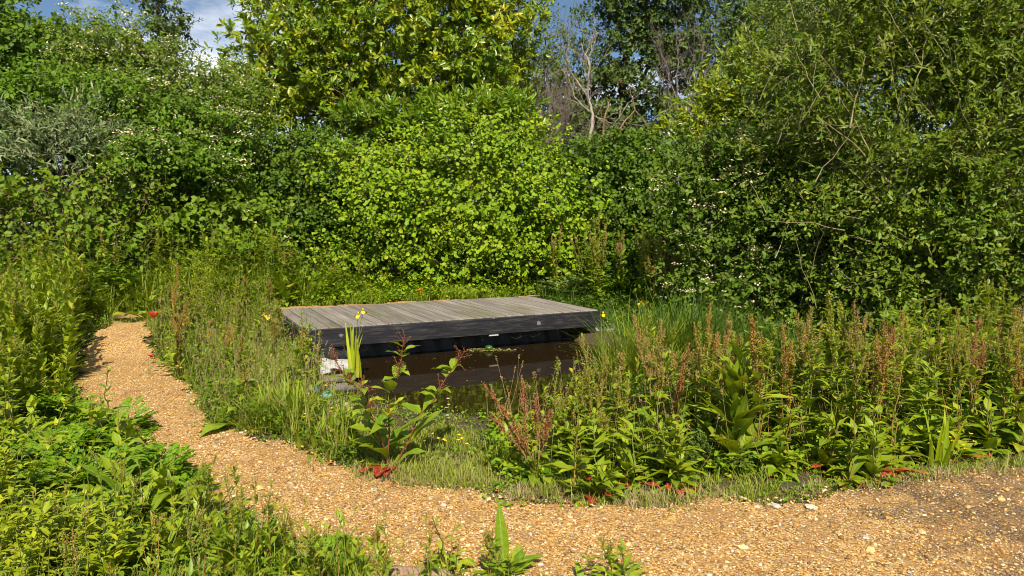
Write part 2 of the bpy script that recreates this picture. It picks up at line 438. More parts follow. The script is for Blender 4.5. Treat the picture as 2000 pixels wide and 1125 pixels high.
PATH = px_poly([(230, 652), (262, 644), (292, 652), (300, 690), (345, 735), (385, 775), (405, 835), (470, 850), (570, 868), (640, 905), (700, 928), (780, 948), (880, 955), (960, 968),
                (1060, 990), (1180, 995), (1320, 993), (1470, 985), (1600, 968), (1700, 955), (1800, 935), (1900, 920), (2100, 905), (2500, 900)]) + [(7, 2.2), (7, .9), (0.3, .9), (-0.6, 2.2)] + \
       px_poly([(640, 1100), (560, 1060), (430, 1010), (390, 950), (330, 900), (270, 860), (215, 830), (165, 790), (140, 745), (165, 700)])
BACKPATH = [tuple(dk(-.9, 2.25)), tuple(dk(-.1, 2.06)), tuple(dk(4.3, 2.06)), tuple(dk(4.6, 2.5)), tuple(dk(2.5, 2.55)), tuple(dk(0, 2.7)), tuple(dk(-2.5, 3.1)), tuple(dk(-3.2, 2.4))]

def on_path(x, y):
    d = np.minimum(poly_sd(PATH, x, y), poly_sd(BACKPATH, x, y))
    return d + .09 * wob(x, y, 4.0) + .05 * wob(x, y, 17.0)

V_, Q_ = grid_sheet(np.arange(-7, 6.6, .04), np.arange(1.0, 13.2, .04), lambda x, y: gz(x, y) + .022 + .008 * wob(x, y, 3.1, 2), lambda x, y: on_path(x, y) < 0)
m, n, l, p, out = new_mat('golden_gravel')
tc = n.new('ShaderNodeTexCoord')
v1 = n.new('ShaderNodeTexVoronoi'); v1.inputs['Scale'].default_value = 105
wn_ = n.new('ShaderNodeTexNoise'); wn_.inputs['Scale'].default_value = 60; wn_.inputs['Detail'].default_value = 2
vm = n.new('ShaderNodeVectorMath'); vm.operation = 'MULTIPLY_ADD'; vm.inputs[1].default_value = (.012,) * 3
l.new(tc.outputs['Object'], wn_.inputs['Vector']); l.new(wn_.outputs['Color'], vm.inputs[0]); l.new(tc.outputs['Object'], vm.inputs[2]); l.new(vm.outputs[0], v1.inputs['Vector'])
sp = n.new('ShaderNodeSeparateColor'); l.new(v1.outputs['Color'], sp.inputs[0])
gr = ramp_node(n, [(.13, .06, .016, 0), (.30, .15, .036, .2), (.43, .24, .065, .45), (.54, .345, .12, .75), (.66, .51, .29, .93), (.32, .28, .25, 1)])
l.new(sp.outputs[0], gr.inputs[0])
# the dark damp soil that shows through at the right-hand end of the path
n2 = n.new('ShaderNodeTexNoise'); n2.inputs['Scale'].default_value = 2.6; n2.inputs['Detail'].default_value = 8; n2.inputs['Roughness'].default_value = .7
l.new(tc.outputs['Object'], n2.inputs['Vector'])
sx = n.new('ShaderNodeSeparateXYZ'); l.new(tc.outputs['Object'], sx.inputs[0])
mr = n.new('ShaderNodeMapRange'); mr.inputs[1].default_value, mr.inputs[2].default_value = .6, 2.6; mr.inputs[3].default_value, mr.inputs[4].default_value = -.22, .16
l.new(sx.outputs['X'], mr.inputs[0])
ad = n.new('ShaderNodeMath'); ad.operation = 'ADD'; l.new(n2.outputs['Fac'], ad.inputs[0]); l.new(mr.outputs[0], ad.inputs[1])
dr = n.new('ShaderNodeMapRange'); dr.inputs[1].default_value, dr.inputs[2].default_value = .50, .62; l.new(ad.outputs[0], dr.inputs[0])
sn = n.new('ShaderNodeMath'); sn.operation = 'MULTIPLY'; l.new(dr.outputs[0], sn.inputs[0])
st = n.new('ShaderNodeMapRange'); st.inputs[1].default_value, st.inputs[2].default_value = .25, .55; st.inputs[3].default_value, st.inputs[4].default_value = .97, .55
l.new(sp.outputs[1], st.inputs[0]); l.new(st.outputs[0], sn.inputs[1])
mx = n.new('ShaderNodeMix'); mx.data_type = 'RGBA'; l.new(sn.outputs[0], mx.inputs[0]); l.new(gr.outputs[0], mx.inputs[6]); mx.inputs[7].default_value = (.085, .06, .038, 1)
# sandy fines between the stones
ed = n.new('ShaderNodeTexNoise'); ed.inputs['Scale'].default_value = 5; ed.inputs['Detail'].default_value = 6; l.new(tc.outputs['Object'], ed.inputs['Vector'])
er = n.new('ShaderNodeMapRange'); er.inputs[1].default_value, er.inputs[2].default_value = .48, .66; er.inputs[4].default_value = .75; l.new(ed.outputs['Fac'], er.inputs[0])
mx2 = n.new('ShaderNodeMix'); mx2.data_type = 'RGBA'; l.new(er.outputs[0], mx2.inputs[0]); l.new(mx.outputs[2], mx2.inputs[6]); mx2.inputs[7].default_value = (.33, .19, .075, 1)
l.new(mx2.outputs[2], p.inputs['Base Color'])
p.inputs['Roughness'].default_value = .75; p.inputs['Specular IOR Level'].default_value = .3
bp = n.new('ShaderNodeBump'); bp.inputs['Strength'].default_value = .8; bp.inputs['Distance'].default_value = .012; bp.invert = True
l.new(v1.outputs['Distance'], bp.inputs['Height']); l.new(bp.outputs[0], p.inputs['Normal'])
M['gravel'] = m
gravel_path = tag(Geo().add(V_, Q_).obj('gravel_path', m), kind='structure')

# loose stones lying on the path
m, n, l, p, out = new_mat('flint_stone')
a = n.new('ShaderNodeAttribute'); a.attribute_name = 'tint'
gr = ramp_node(n, [(.12, .05, .015, 0), (.30, .145, .03, .15), (.44, .24, .055, .4), (.56, .36, .12, .7), (.70, .56, .33, .9), (.44, .40, .36, .96), (.13, .11, .10, 1)])
l.new(a.outputs['Fac'], gr.inputs[0]); l.new(gr.outputs[0], p.inputs['Base Color']); p.inputs['Roughness'].default_value = .6
M['flint'] = m
rng = np.random.default_rng(3)
c = np.column_stack([rng.uniform(-4.2, 5.2, 300000), 2.1 + 7 * rng.random(300000) ** 1.9])
keep = on_path(c[:, 0], c[:, 1]) < .03
c = c[keep]
bare = sstep(.5, 2.4, c[:, 0]) * (wob(c[:, 0], c[:, 1], 2.3, 1) > -.1) * .6
c = c[rng.random(len(c)) > bare][:72000]
R_ = np.clip(rng.lognormal(math.log(.0042), .42, len(c)), .0025, .018)
P_ = lift(c); P_[:, 2] += .024 + .008 * wob(c[:, 0], c[:, 1], 3.1, 2) + R_ * .12
tag(stones(rng, P_, R_).obj('gravel', M['flint'], smooth=False), 'loose golden flint gravel lying over the path', kind='stuff')
big = [(660, 900), (590, 880), (505, 962), (735, 990), (1515, 998), (1585, 1000), (1450, 1080), (1690, 1060), (1890, 1000), (1955, 985), (1800, 1050), (1700, 1085), (1965, 965), (470, 920), (525, 1000), (955, 985)]
P_ = np.array([ground_pt(*q) for q in big]); P_[:, 2] += .028
Gb = stones(rng, P_, rng.uniform(.016, .032, len(P_)), tint=rng.uniform(.5, .97, len(P_)))
tag(Gb.obj('pebbles', M['flint'], smooth=False), 'larger pale pebbles scattered on the gravel path', kind='stuff')

m, n, l, p, out = new_mat('pond_water')
p.inputs['Base Color'].default_value = (.016, .010, .004, 1); p.inputs['Roughness'].default_value = .035; p.inputs['IOR'].default_value = 1.33
tn = n.new('ShaderNodeTexNoise'); tn.inputs['Scale'].default_value = 5; b = n.new('ShaderNodeBump'); b.inputs['Strength'].default_value = .04; b.inputs['Distance'].default_value = .02
tc = n.new('ShaderNodeTexCoord'); l.new(tc.outputs['Object'], tn.inputs['Vector']); l.new(tn.outputs['Fac'], b.inputs['Height']); l.new(b.outputs[0], p.inputs['Normal'])
V_, Q_ = grid_sheet(np.arange(-3.2, 5.2, .1), np.arange(4.9, 11.2, .1), lambda x, y: np.full(x.shape, WATER_Z), lambda x, y: poly_sd(POND, x, y) < .16)
tag(Geo().add(V_, Q_).obj('water', m), kind='structure')

# ================================================================= deck
def dk3(s, t, z):
    q = dk(s, t); return np.array([q[0], q[1], z])

deck = thing('pond_deck', 'low grey timber dipping platform with black front beam over the pond', 'deck', dk3(DK_L / 2, DK_D / 2, 0.1))
m, n, l, p, out = new_mat('weathered_deck_board')
tc = n.new('ShaderNodeTexCoord'); mp = n.new('ShaderNodeMapping'); mp.inputs['Rotation'].default_value = (0, 0, -DK_YAW)
l.new(tc.outputs['Object'], mp.inputs[0])
ms_ = n.new('ShaderNodeMapping'); ms_.inputs['Scale'].default_value = (30, 1.6, 6); l.new(mp.outputs[0], ms_.inputs[0])
tn = n.new('ShaderNodeTexNoise'); tn.inputs['Scale'].default_value = 1.0; tn.inputs['Detail'].default_value = 6; l.new(ms_.outputs[0], tn.inputs['Vector'])
a = n.new('ShaderNodeAttribute'); a.attribute_name = 'tint'
ma = n.new('ShaderNodeMath'); ma.operation = 'MULTIPLY_ADD'; ma.inputs[1].default_value = .36; l.new(a.outputs['Fac'], ma.inputs[0]); l.new(tn.outputs['Fac'], ma.inputs[2])
rr = ramp_node(n, [(.09, .08, .067, .35), (.19, .168, .143, .7), (.29, .26, .228, 1)]); l.new(ma.outputs[0], rr.inputs[0])
t2 = n.new('ShaderNodeTexNoise'); t2.inputs['Scale'].default_value = 1.1; t2.inputs['Detail'].default_value = 5
m2 = n.new('ShaderNodeMapping'); m2.inputs['Scale'].default_value = (2.6, .8, 1); l.new(mp.outputs[0], m2.inputs[0]); l.new(m2.outputs[0], t2.inputs['Vector'])
r2 = n.new('ShaderNodeMapRange'); r2.inputs[1].default_value, r2.inputs[2].default_value = .52, .68; r2.inputs[4].default_value = .55; l.new(t2.outputs['Fac'], r2.inputs[0])
mx = n.new('ShaderNodeMix'); mx.data_type = 'RGBA'; l.new(r2.outputs[0], mx.inputs[0]); l.new(rr.outputs[0], mx.inputs[6]); mx.inputs[7].default_value = (.115, .11, .045, 1)
l.new(mx.outputs[2], p.inputs['Base Color']); p.inputs['Roughness'].default_value = .7
b = n.new('ShaderNodeBump'); b.inputs['Strength'].default_value = .35; b.inputs['Distance'].default_value = .006; l.new(tn.outputs['Fac'], b.inputs['Height']); l.new(b.outputs[0], p.inputs['Normal'])
M['deck'] = m
g = Geo(); rng = np.random.default_rng(5); nb = 28; bw = DK_L / nb
for i in range(nb):
    zz = DK_TOP - .014 + rng.normal(0, .0012)
    for h in range(1):
        box(g, dk3((i + .5) * bw, DK_D / 2 + rng.normal(0, .004), zz), bw - .009, DK_D, .028, DK_E, tint=rng.uniform(.25, .95), bev=.004)
g.obj('decking', M['deck'], deck, smooth=False)
m, n, l, p, out = new_mat('black_stained_beam')
tc = n.new('ShaderNodeTexCoord'); mp = n.new('ShaderNodeMapping'); mp.inputs['Rotation'].default_value = (0, 0, -DK_YAW); l.new(tc.outputs['Object'], mp.inputs[0])
m2 = n.new('ShaderNodeMapping'); m2.inputs['Scale'].default_value = (2.5, 14, 26); l.new(mp.outputs[0], m2.inputs[0])
tn = n.new('ShaderNodeTexNoise'); tn.inputs['Scale'].default_value = 1.4; tn.inputs['Detail'].default_value = 8; tn.inputs['Roughness'].default_value = .7; l.new(m2.outputs[0], tn.inputs['Vector'])
rr = ramp_node(n, [(.008, .008, .011, .3), (.017, .017, .021, .52), (.045, .042, .04, .64), (.10, .07, .05, .78)]); l.new(tn.outputs['Fac'], rr.inputs[0])
v = n.new('ShaderNodeTexVoronoi'); v.inputs['Scale'].default_value = 3.4; l.new(mp.outputs[0], v.inputs['Vector'])
t3 = n.new('ShaderNodeTexNoise'); t3.inputs['Scale'].default_value = 30; t3.inputs['Detail'].default_value = 4; l.new(mp.outputs[0], t3.inputs['Vector'])
md = n.new('ShaderNodeMath'); md.operation = 'MULTIPLY_ADD'; md.inputs[1].default_value = .22; l.new(t3.outputs['Fac'], md.inputs[0]); l.new(v.outputs['Distance'], md.inputs[2])
mr = n.new('ShaderNodeMapRange'); mr.inputs[1].default_value, mr.inputs[2].default_value = .23, .17; mr.inputs[4].default_value = .8; l.new(md.outputs[0], mr.inputs[0])
mx = n.new('ShaderNodeMix'); mx.data_type = 'RGBA'; l.new(mr.outputs[0], mx.inputs[0]); l.new(rr.outputs[0], mx.inputs[6]); mx.inputs[7].default_value = (.20, .19, .18, 1)
l.new(mx.outputs[2], p.inputs['Base Color']); p.inputs['Roughness'].default_value = .55; p.inputs['Specular IOR Level'].default_value = .25
b = n.new('ShaderNodeBump'); b.inputs['Strength'].default_value = .4; b.inputs['Distance'].default_value = .01; l.new(tn.outputs['Fac'], b.inputs['Height']); l.new(b.outputs[0], p.inputs['Normal'])
M['beam'] = m
box(Geo(), (0, 0, 0), 1, 1, 1)
bh = .215
g = box(Geo(), dk3(DK_L / 2, -.033, DK_TOP - .012 - bh / 2), DK_L + .02, .06, bh, DK_E, bev=.006); g.obj('front_beam', M['beam'], deck, smooth=False)
for s_ in (-.026, DK_L + .026):
    box(Geo(), dk3(s_, DK_D / 2 + .02, DK_TOP - .03 - .08), .045, DK_D - .06, .16, DK_E).obj('side_beam', M['beam'], deck, smooth=False)
for t_ in (.5, 1.0, 1.5):
    box(Geo(), dk3(DK_L / 2, t_, DK_TOP - .028 - .045), DK_L - .1, .045, .085, DK_E).obj('joist', M['beam'], deck, smooth=False)
pale = noise_mat('pale_metal', [(.35, .34, .33, .3), (.5, .49, .47, .7)], 20, rough=.5)
box(Geo(), dk3(2.42, -.045, DK_TOP - .012 - bh - .012), .13, .035, .018, DK_E).obj('metal_bracket', pale, deck, smooth=False)

# black rubber pond liner: the wall under the deck, folds at both ends and the lip round the bank
rub = noise_mat('pond_liner_rubber', [(.012, .012, .013, .3), (.03, .03, .032, .7)], 9, rough=.42, spec=.45, bump=.25)
fleece = noise_mat('liner_fleece', [(.25, .245, .235, .3), (.45, .44, .42, .5), (.55, .53, .50, .8)], 22, (1, 1, .5), rough=.75, spec=.2, bump=.6)
shiny = noise_mat('liner_sheen', [(.10, .10, .105, .3), (.30, .30, .31, .55), (.62, .61, .60, .75)], 7, (1, 1, .35), rough=.3, spec=.5, bump=.7)  # streaks of sheen painted into the fold's colour, dark to near white
liner = thing('pond_liner', 'black rubber pond liner hung under the deck with pale exposed folds at its ends', 'pond liner', dk3(2.0, .3, -.1))
def sheet(geo, fn, nu, nv):
    V = [fn(i / (nu - 1), j / (nv - 1)) for i in range(nu) for j in range(nv)]
    Q = [(i * nv + j, (i + 1) * nv + j, (i + 1) * nv + j + 1, i * nv + j + 1) for i in range(nu - 1) for j in range(nv - 1)]
    return geo.add(V, Q)
def wall(u, v):
    s_ = .3 + u * 3.5
    k = .03 * math.sin(s_ * 9) * (1 - v) + .02 * math.sin(s_ * 23 + v * 4)
    return dk3(s_, .33 + k - .10 * (1 - v), -.65 + v * .82)
sheet(Geo(), wall, 80, 8).obj('liner_wall', rub, liner)
def fold_l(u, v):      # left fold: runs out from under the beam and over the bank edge
    s_ = -.10 + .92 * u
    t_ = .30 - .62 * v + .05 * math.sin(u * 9 + v * 3)
    vv = [0, .15, .35, .5, 1]
    t_ = np.interp(v, vv, [.34, .27, .21, .02, -.52]) + .02 * math.sin(u * 9 + v * 3)
    top = np.interp(v, vv, [.13, .12, -.02, -.05, -.10])
    z = top * (1 - u ** 2.6) + (-.18) * u ** 2.6 + .014 * math.sin(u * 17 + v * 5) + .008 * math.sin(u * 31 - v * 9)
    return dk3(s_, t_, z)
sheet(Geo(), fold_l, 36, 26).obj('liner_fold', fleece, liner)
def fold_r(u, v):
    s_ = 3.60 + .88 * u
    t_ = .28 - .50 * v + .03 * math.sin(u * 12)
    top = .12 - .16 * v - .05 * v * v
    z = -.20 * (1 - u ** .55) + top * u ** .55 + .022 * math.sin(u * 22 + v * 3) * (1 - .4 * v)
    return dk3(s_, t_, z)
sheet(Geo(), fold_r, 40, 24).obj('liner_fold', shiny, liner)

# ================================================================= trees and shrubs
def LB(px, py, dep, rx, rz, ry):
    c = at(px, py, dep); k = dep / F_PX
    return (c[0], c[1], c[2], rx * k, ry, rz * k)

def crown(rng, lobes, nb, sub=8, per=10, leaf=(.07, .055), twig=.22, spread=.22, deep=.5, droop=.1, up=.6, fat=.45, geo=None, twigs=None, jit=.3, fold=.14, back=.5, radial=.9, along=.5, bough_tint=.35, face=.34, flat=.4, twf=1.0):
    """foliage in layers: boughs on the lobes' shells, sprays round each bough, leaves along each spray"""
    Lb = np.array(lobes); A = Lb[:, 3] * Lb[:, 5] + Lb[:, 3] * Lb[:, 4] * .3
    k = rng.choice(len(Lb), nb, p=A / A.sum()); Lk = Lb[k]
    d = unit(rng.normal(0, 1, (nb, 3)))
    flip = (d[:, 1] > .15) & (rng.random(nb) < back); d[flip, 1] *= -1
    r = 1 - deep * rng.random(nb) ** 1.6
    bc = Lk[:, :3] + d * r[:, None] * Lk[:, 3:]
    bt = rng.random(nb)
    n = nb * sub
    P = np.repeat(bc, sub, 0) + rng.normal(0, 1, (n, 3)) * np.array([spread, spread, spread * flat])
    out = unit(np.repeat(d, sub, 0) + rng.normal(0, .35, (n, 3)))
    P[:, 2] = np.maximum(P[:, 2], gz(P[:, 0], P[:, 1]) + .08)
    ax = unit(out + np.array([0, 0, up * .6]) + rng.normal(0, .45, (n, 3)))
    Lt = twig * rng.uniform(.6, 1.3, n)
    ct = np.clip(np.repeat(bt, sub) * bough_tint + rng.random(n) * .25, 0, 1)
    if twigs is not None:
        kk = rng.random(n) < twf
        a = (P - ax * (Lt * .7)[:, None])[kk]; b = (P + ax * (Lt * .8)[:, None])[kk]
        mid = (a + b) / 2 + rng.normal(0, .02, a.shape)
        tubes(np.stack([a, mid, b], 1), np.array([[.006, .004, .002]]), 3, geo=twigs)
    s = (np.arange(per) + .5) / per
    N = n * per
    pos = P[:, None] + ax[:, None] * ((s[None] - .45) * Lt[:, None] * 1.3)[..., None]
    ph = (np.arange(per) * 2.4)[None] + rng.random((n, 1)) * 6.28
    ref = unit(np.cross(ax, rng.normal(0, 1, (n, 3)))); ref2 = np.cross(ax, ref)
    rad = np.cos(ph)[..., None] * ref[:, None] + np.sin(ph)[..., None] * ref2[:, None]
    D = ax[:, None] * along + rad * radial + np.array([0, 0, -droop]) + rng.normal(0, jit, (n, per, 3))
    U = out[:, None] * .45 + np.array([.07, -.42, up]) + rng.normal(0, face, (n, per, 3))
    sz = rng.uniform(.5, 1.35, N)
    tint = np.clip(np.repeat(ct, per) + rng.random(N) * (1 - bough_tint - .25), 0, 1)
    g = geo or Geo()
    leaves6(pos.reshape(-1, 3), D.reshape(-1, 3), U.reshape(-1, 3), leaf[0] * sz, leaf[1] * sz, fold=fold, tint=tint, geo=g, fat=fat)
    return g, P, ax

def blossoms(rng, P, ax, frac, geo, size=.018, per=14, rad=.05, zone=None):
    """flat heads of small flowers at the tips of some sprays"""
    k = rng.random(len(P)) < frac
    if zone is not None: k &= zone(P)
    C = P[k] + ax[k] * .10 + np.array([0, -.04, .05])
    n = len(C)
    if n == 0: return geo
    q = C[:, None] + rng.normal(0, 1, (n, per, 3)) * np.array([rad, rad, rad * .25])
    q = q.reshape(-1, 3)
    leaves6(q, rng.normal(0, 1, q.shape) * np.array([1, 1, .3]), np.array([0, -.4, 1]) + rng.normal(0, .4, q.shape), size * rng.uniform(.7, 1.3, len(q)), size * rng.uniform(.7, 1.2, len(q)), tint=rng.random(len(q)), geo=geo)
    return geo

def limbs(rng, base, lobes, r0, geo, forks=3, m=8, k=6):
    """a trunk that divides into limbs reaching every lobe"""
    L = np.array(lobes); top = L[:, :3].mean(0)
    base = np.asarray(base, float)
    fork = base + (top - base) * .42
    tubes(limb(rng, base - np.array([0, 0, .15]), fork, m, jit=.04)[None], np.linspace(r0, r0 * .72, m)[None], 8, geo=geo)
    for q in L:
        e = q[:3] + np.array([0, 0, q[5] * .35])
        pl = limb(rng, fork, e, m, .05, .07)
        tubes(pl[None], np.linspace(r0 * .6, r0 * .14, m)[None], k, geo=geo)
        for _ in range(forks):
            i = rng.integers(2, m - 1)
            e2 = q[:3] + unit(rng.normal(0, 1, 3) * np.array([1, .8, 1])) * q[3:] * .8
            tubes(limb(rng, pl[i], e2, m, .04, .08)[None], np.linspace(r0 * .28, r0 * .05, m)[None], 5, geo=geo)
    return geo

def tree(name, label, cat, base_px, lobes, mat, bark, seed, r0=.1, group=None, blos=None, tw=True, forks=3, base=None, **kw):
    rng = np.random.default_rng(seed)
    if base is None: base = ground_pt(*base_px)
    root = thing(name, label, cat, base, group)
    bg = limbs(rng, base, lobes, r0, Geo(), forks)
    cg, P, ax = crown(rng, lobes, twigs=bg if tw else None, **kw)
    bg.obj('trunk', bark, root); cg.obj('crown', mat, root)
    if blos:
        gb = blossoms(rng, P, ax, geo=Geo(), **blos)
        if gb.n: gb.obj('blossom', blossom, root)
    return root

def under(x, y): return np.array([x, y, float(gz(x, y))])
#--PART3--
M['stem_pale'] = noise_mat('pale_stem', [(.17, .14, .06, .3), (.34, .29, .16, .7)], 16, (1, 1, .3), bump=.3)
# far evergreens and woodland behind everything
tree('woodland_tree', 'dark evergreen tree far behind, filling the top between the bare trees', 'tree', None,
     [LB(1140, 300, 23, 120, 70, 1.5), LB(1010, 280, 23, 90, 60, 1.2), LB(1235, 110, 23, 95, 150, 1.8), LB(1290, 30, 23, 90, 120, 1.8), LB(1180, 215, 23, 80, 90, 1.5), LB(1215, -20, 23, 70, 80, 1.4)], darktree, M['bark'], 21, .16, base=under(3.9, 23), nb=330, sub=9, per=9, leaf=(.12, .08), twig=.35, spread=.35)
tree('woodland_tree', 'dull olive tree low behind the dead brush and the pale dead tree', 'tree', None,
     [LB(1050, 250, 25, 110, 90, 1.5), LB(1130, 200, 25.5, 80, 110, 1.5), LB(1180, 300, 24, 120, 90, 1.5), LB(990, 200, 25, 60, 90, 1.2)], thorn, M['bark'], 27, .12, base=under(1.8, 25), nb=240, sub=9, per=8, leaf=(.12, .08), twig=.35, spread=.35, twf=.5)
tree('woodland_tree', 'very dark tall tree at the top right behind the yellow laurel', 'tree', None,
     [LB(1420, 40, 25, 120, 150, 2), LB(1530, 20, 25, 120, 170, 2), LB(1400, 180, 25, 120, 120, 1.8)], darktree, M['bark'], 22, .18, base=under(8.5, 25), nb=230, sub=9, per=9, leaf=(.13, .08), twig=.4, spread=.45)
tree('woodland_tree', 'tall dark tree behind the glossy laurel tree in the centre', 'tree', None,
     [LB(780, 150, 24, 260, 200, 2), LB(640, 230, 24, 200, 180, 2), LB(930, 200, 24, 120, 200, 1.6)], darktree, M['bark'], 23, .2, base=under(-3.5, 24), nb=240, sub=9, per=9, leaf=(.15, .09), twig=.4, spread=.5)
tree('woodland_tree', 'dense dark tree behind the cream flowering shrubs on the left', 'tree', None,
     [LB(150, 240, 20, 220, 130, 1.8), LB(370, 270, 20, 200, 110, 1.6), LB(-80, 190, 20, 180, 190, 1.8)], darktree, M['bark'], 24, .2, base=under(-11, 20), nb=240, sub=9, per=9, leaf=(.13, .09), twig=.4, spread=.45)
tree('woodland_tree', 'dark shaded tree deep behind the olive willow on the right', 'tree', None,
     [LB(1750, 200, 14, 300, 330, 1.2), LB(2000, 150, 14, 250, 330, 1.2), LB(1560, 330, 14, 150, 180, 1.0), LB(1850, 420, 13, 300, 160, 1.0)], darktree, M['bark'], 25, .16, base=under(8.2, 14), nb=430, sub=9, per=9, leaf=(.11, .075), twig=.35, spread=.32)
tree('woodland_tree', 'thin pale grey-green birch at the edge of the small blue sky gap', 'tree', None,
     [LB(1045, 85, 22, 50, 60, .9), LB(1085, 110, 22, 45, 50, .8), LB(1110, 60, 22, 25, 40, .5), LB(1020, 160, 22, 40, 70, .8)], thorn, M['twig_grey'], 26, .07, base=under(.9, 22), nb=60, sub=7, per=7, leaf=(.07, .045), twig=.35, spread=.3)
rng = np.random.default_rng(29)
hl = [(x, 17.3 + 1.3 * math.sin(x * .7), .9, 1.5, .9, 1.3 + .35 * math.sin(x * 1.3)) for x in np.arange(-15, 15, 1.7)]
hl += [(x, 16.6 - .2 * (x - 9), .8, 1.5, .9, 1.9) for x in np.arange(9, 16, 1.6)] + [(-12.5 + .3 * k, 16.2 - 1.4 * k, .9, 1.2, 1.2, 1.6) for k in range(5)]
hl += [(x, 16.8 + math.sin(x), 2.4, 1.4, .8, 1.1) for x in np.arange(-14, 13, 1.8)] + [(-11.5 + .5 * k, 14.6 - .5 * k, 2.0, 1.2, .8, 1.5) for k in range(4)] + [(-9 + 1.2 * k, 14.4, 1.6, 1.1, .6, 1.3) for k in range(5)]
cg, _, _ = crown(rng, hl, 1150, sub=8, per=8, leaf=(.11, .075), twig=.3, spread=.35, twf=.3)  # added backdrop foliage, dark leaved to give shade at ground level
tag(cg.obj('undergrowth', darktree), 'dark undergrowth added under and behind the hedge to deepen the shade in its gaps', kind='stuff')
# left side
tree('broadleaf_tree', 'dark green leafy tree at the top left corner', 'tree', None,
     [LB(70, 100, 15.5, 90, 70, 1.2), LB(120, 140, 15.2, 80, 90, 1.1), LB(30, 190, 15, 90, 110, 1.1), LB(-90, 60, 15.5, 120, 150, 1.2), LB(170, 160, 15.2, 60, 70, .9)], elder, M['bark'], 31, .12, base=under(-9.8, 15.6), nb=190, sub=9, per=9, leaf=(.12, .075), twig=.28, spread=.26, blos=dict(frac=.04, size=.03, per=16, rad=.09))
tree('hawthorn', 'cream flowering thorn with sparse pale twigs against the sky, left of the glossy laurel', 'tree', None,
     [LB(235, 120, 14.6, 110, 65, 1.2), LB(330, 165, 14.4, 100, 65, 1.1), LB(170, 80, 14.8, 60, 40, .7), LB(240, 50, 14.8, 40, 30, .5), LB(430, 215, 14.3, 100, 85, 1.1), LB(300, 235, 14, 150, 80, 1.1), LB(460, 165, 14.6, 45, 35, .6)], thorn, M['bark'], 32, .07, base=under(-7.4, 14.8), nb=250, sub=13, per=9, leaf=(.068, .040), twig=.24, spread=.28, forks=3, twf=.25, fat=.48, deep=.7, blos=dict(frac=.2, size=.036, per=10, rad=.06))
tree('oak_sapling', 'dark wispy branches of a small oak rising into the sky gap', 'tree', None,
     [LB(325, 30, 15.5, 28, 50, .5), LB(345, 80, 15.5, 16, 30, .3), LB(300, -5, 15.5, 30, 30, .5), LB(318, 110, 15.4, 30, 30, .4)], darktree, M['bark'], 33, .05, base=under(-7.5, 15.6), nb=34, sub=7, per=8, leaf=(.08, .05), twig=.22, spread=.14)
tree('silver_shrub', 'silvery grey leaved shrub above the dark brambles at the left', 'shrub', None,
     [LB(80, 240, 12.2, 70, 32, .6), LB(180, 235, 12.2, 70, 32, .6), LB(30, 280, 12.0, 60, 40, .6), LB(130, 290, 11.9, 120, 35, .5)], silver, M['bark_olive'], 34, .04, base=under(-7.8, 12.4), nb=46, sub=7, per=11, leaf=(.11, .024), twig=.26, spread=.17, up=.9, fat=.4, along=.9, radial=.6, face=.5)
tree('elder_shrub', 'mid green leafy elder shrub between the silver shrub and the top left tree', 'shrub', None,
     [LB(60, 210, 13.4, 110, 60, .8), LB(200, 215, 13.3, 110, 60, .8), LB(-60, 260, 13, 110, 100, .8)], elder, M['bark'], 38, .05, base=under(-8.4, 13.5), nb=180, sub=12, per=8, leaf=(.082, .052), twig=.24, spread=.3, twf=.3, deep=.8)
tree('dogwood_shrub', 'dogwood shrub with flat cream flower heads below the thorn, beside the hazel', 'shrub', None,
     [LB(330, 300, 12.6, 110, 45, .7), LB(410, 330, 12.6, 70, 45, .6), LB(270, 310, 12.2, 90, 40, .6), LB(420, 260, 13.2, 90, 50, .8), LB(330, 240, 13.3, 90, 45, .7)], elder, M['bark_olive'], 35, .05, base=under(-6.0, 13.3), nb=200, sub=8, per=9, leaf=(.08, .045), twig=.22, spread=.17, twf=.4, deep=.65, blos=dict(frac=.3, size=.032, per=11, rad=.06, zone=lambda P: (wob(P[:, 0], P[:, 2], 2.2) > -.05)))
tree('bramble_thicket', 'tangled bramble thicket with dark gaps and brown stems at the left edge', 'bramble', None,
     [LB(60, 390, 11.6, 130, 70, .7), LB(200, 380, 11.8, 120, 75, .8), LB(300, 400, 12.2, 90, 70, .8), LB(-60, 380, 11.5, 110, 110, .7), LB(140, 470, 11.3, 190, 60, .5), LB(-20, 500, 11, 120, 60, .5)], bramble, M['bark_brown'], 36, .025, base=under(-7.2, 11.9), nb=140, sub=9, per=6, leaf=(.088, .062), twig=.3, spread=.24, forks=9, deep=.95, twf=.6)
tree('bramble_thicket', 'low bramble with a few white flowers under the small leaved hazel', 'bramble', None,
     [LB(390, 420, 12.6, 80, 60, .7), LB(470, 430, 12.7, 70, 55, .6), LB(330, 465, 12.2, 80, 50, .5), LB(450, 500, 12.4, 110, 50, .5)], bramble, M['bark_brown'], 37, .03, base=under(-5.3, 12.9), nb=150, sub=8, per=8, leaf=(.09, .066), twig=.24, spread=.16, forks=6, twf=.5, deep=.75, blos=dict(frac=.02, size=.03, per=6, rad=.04))
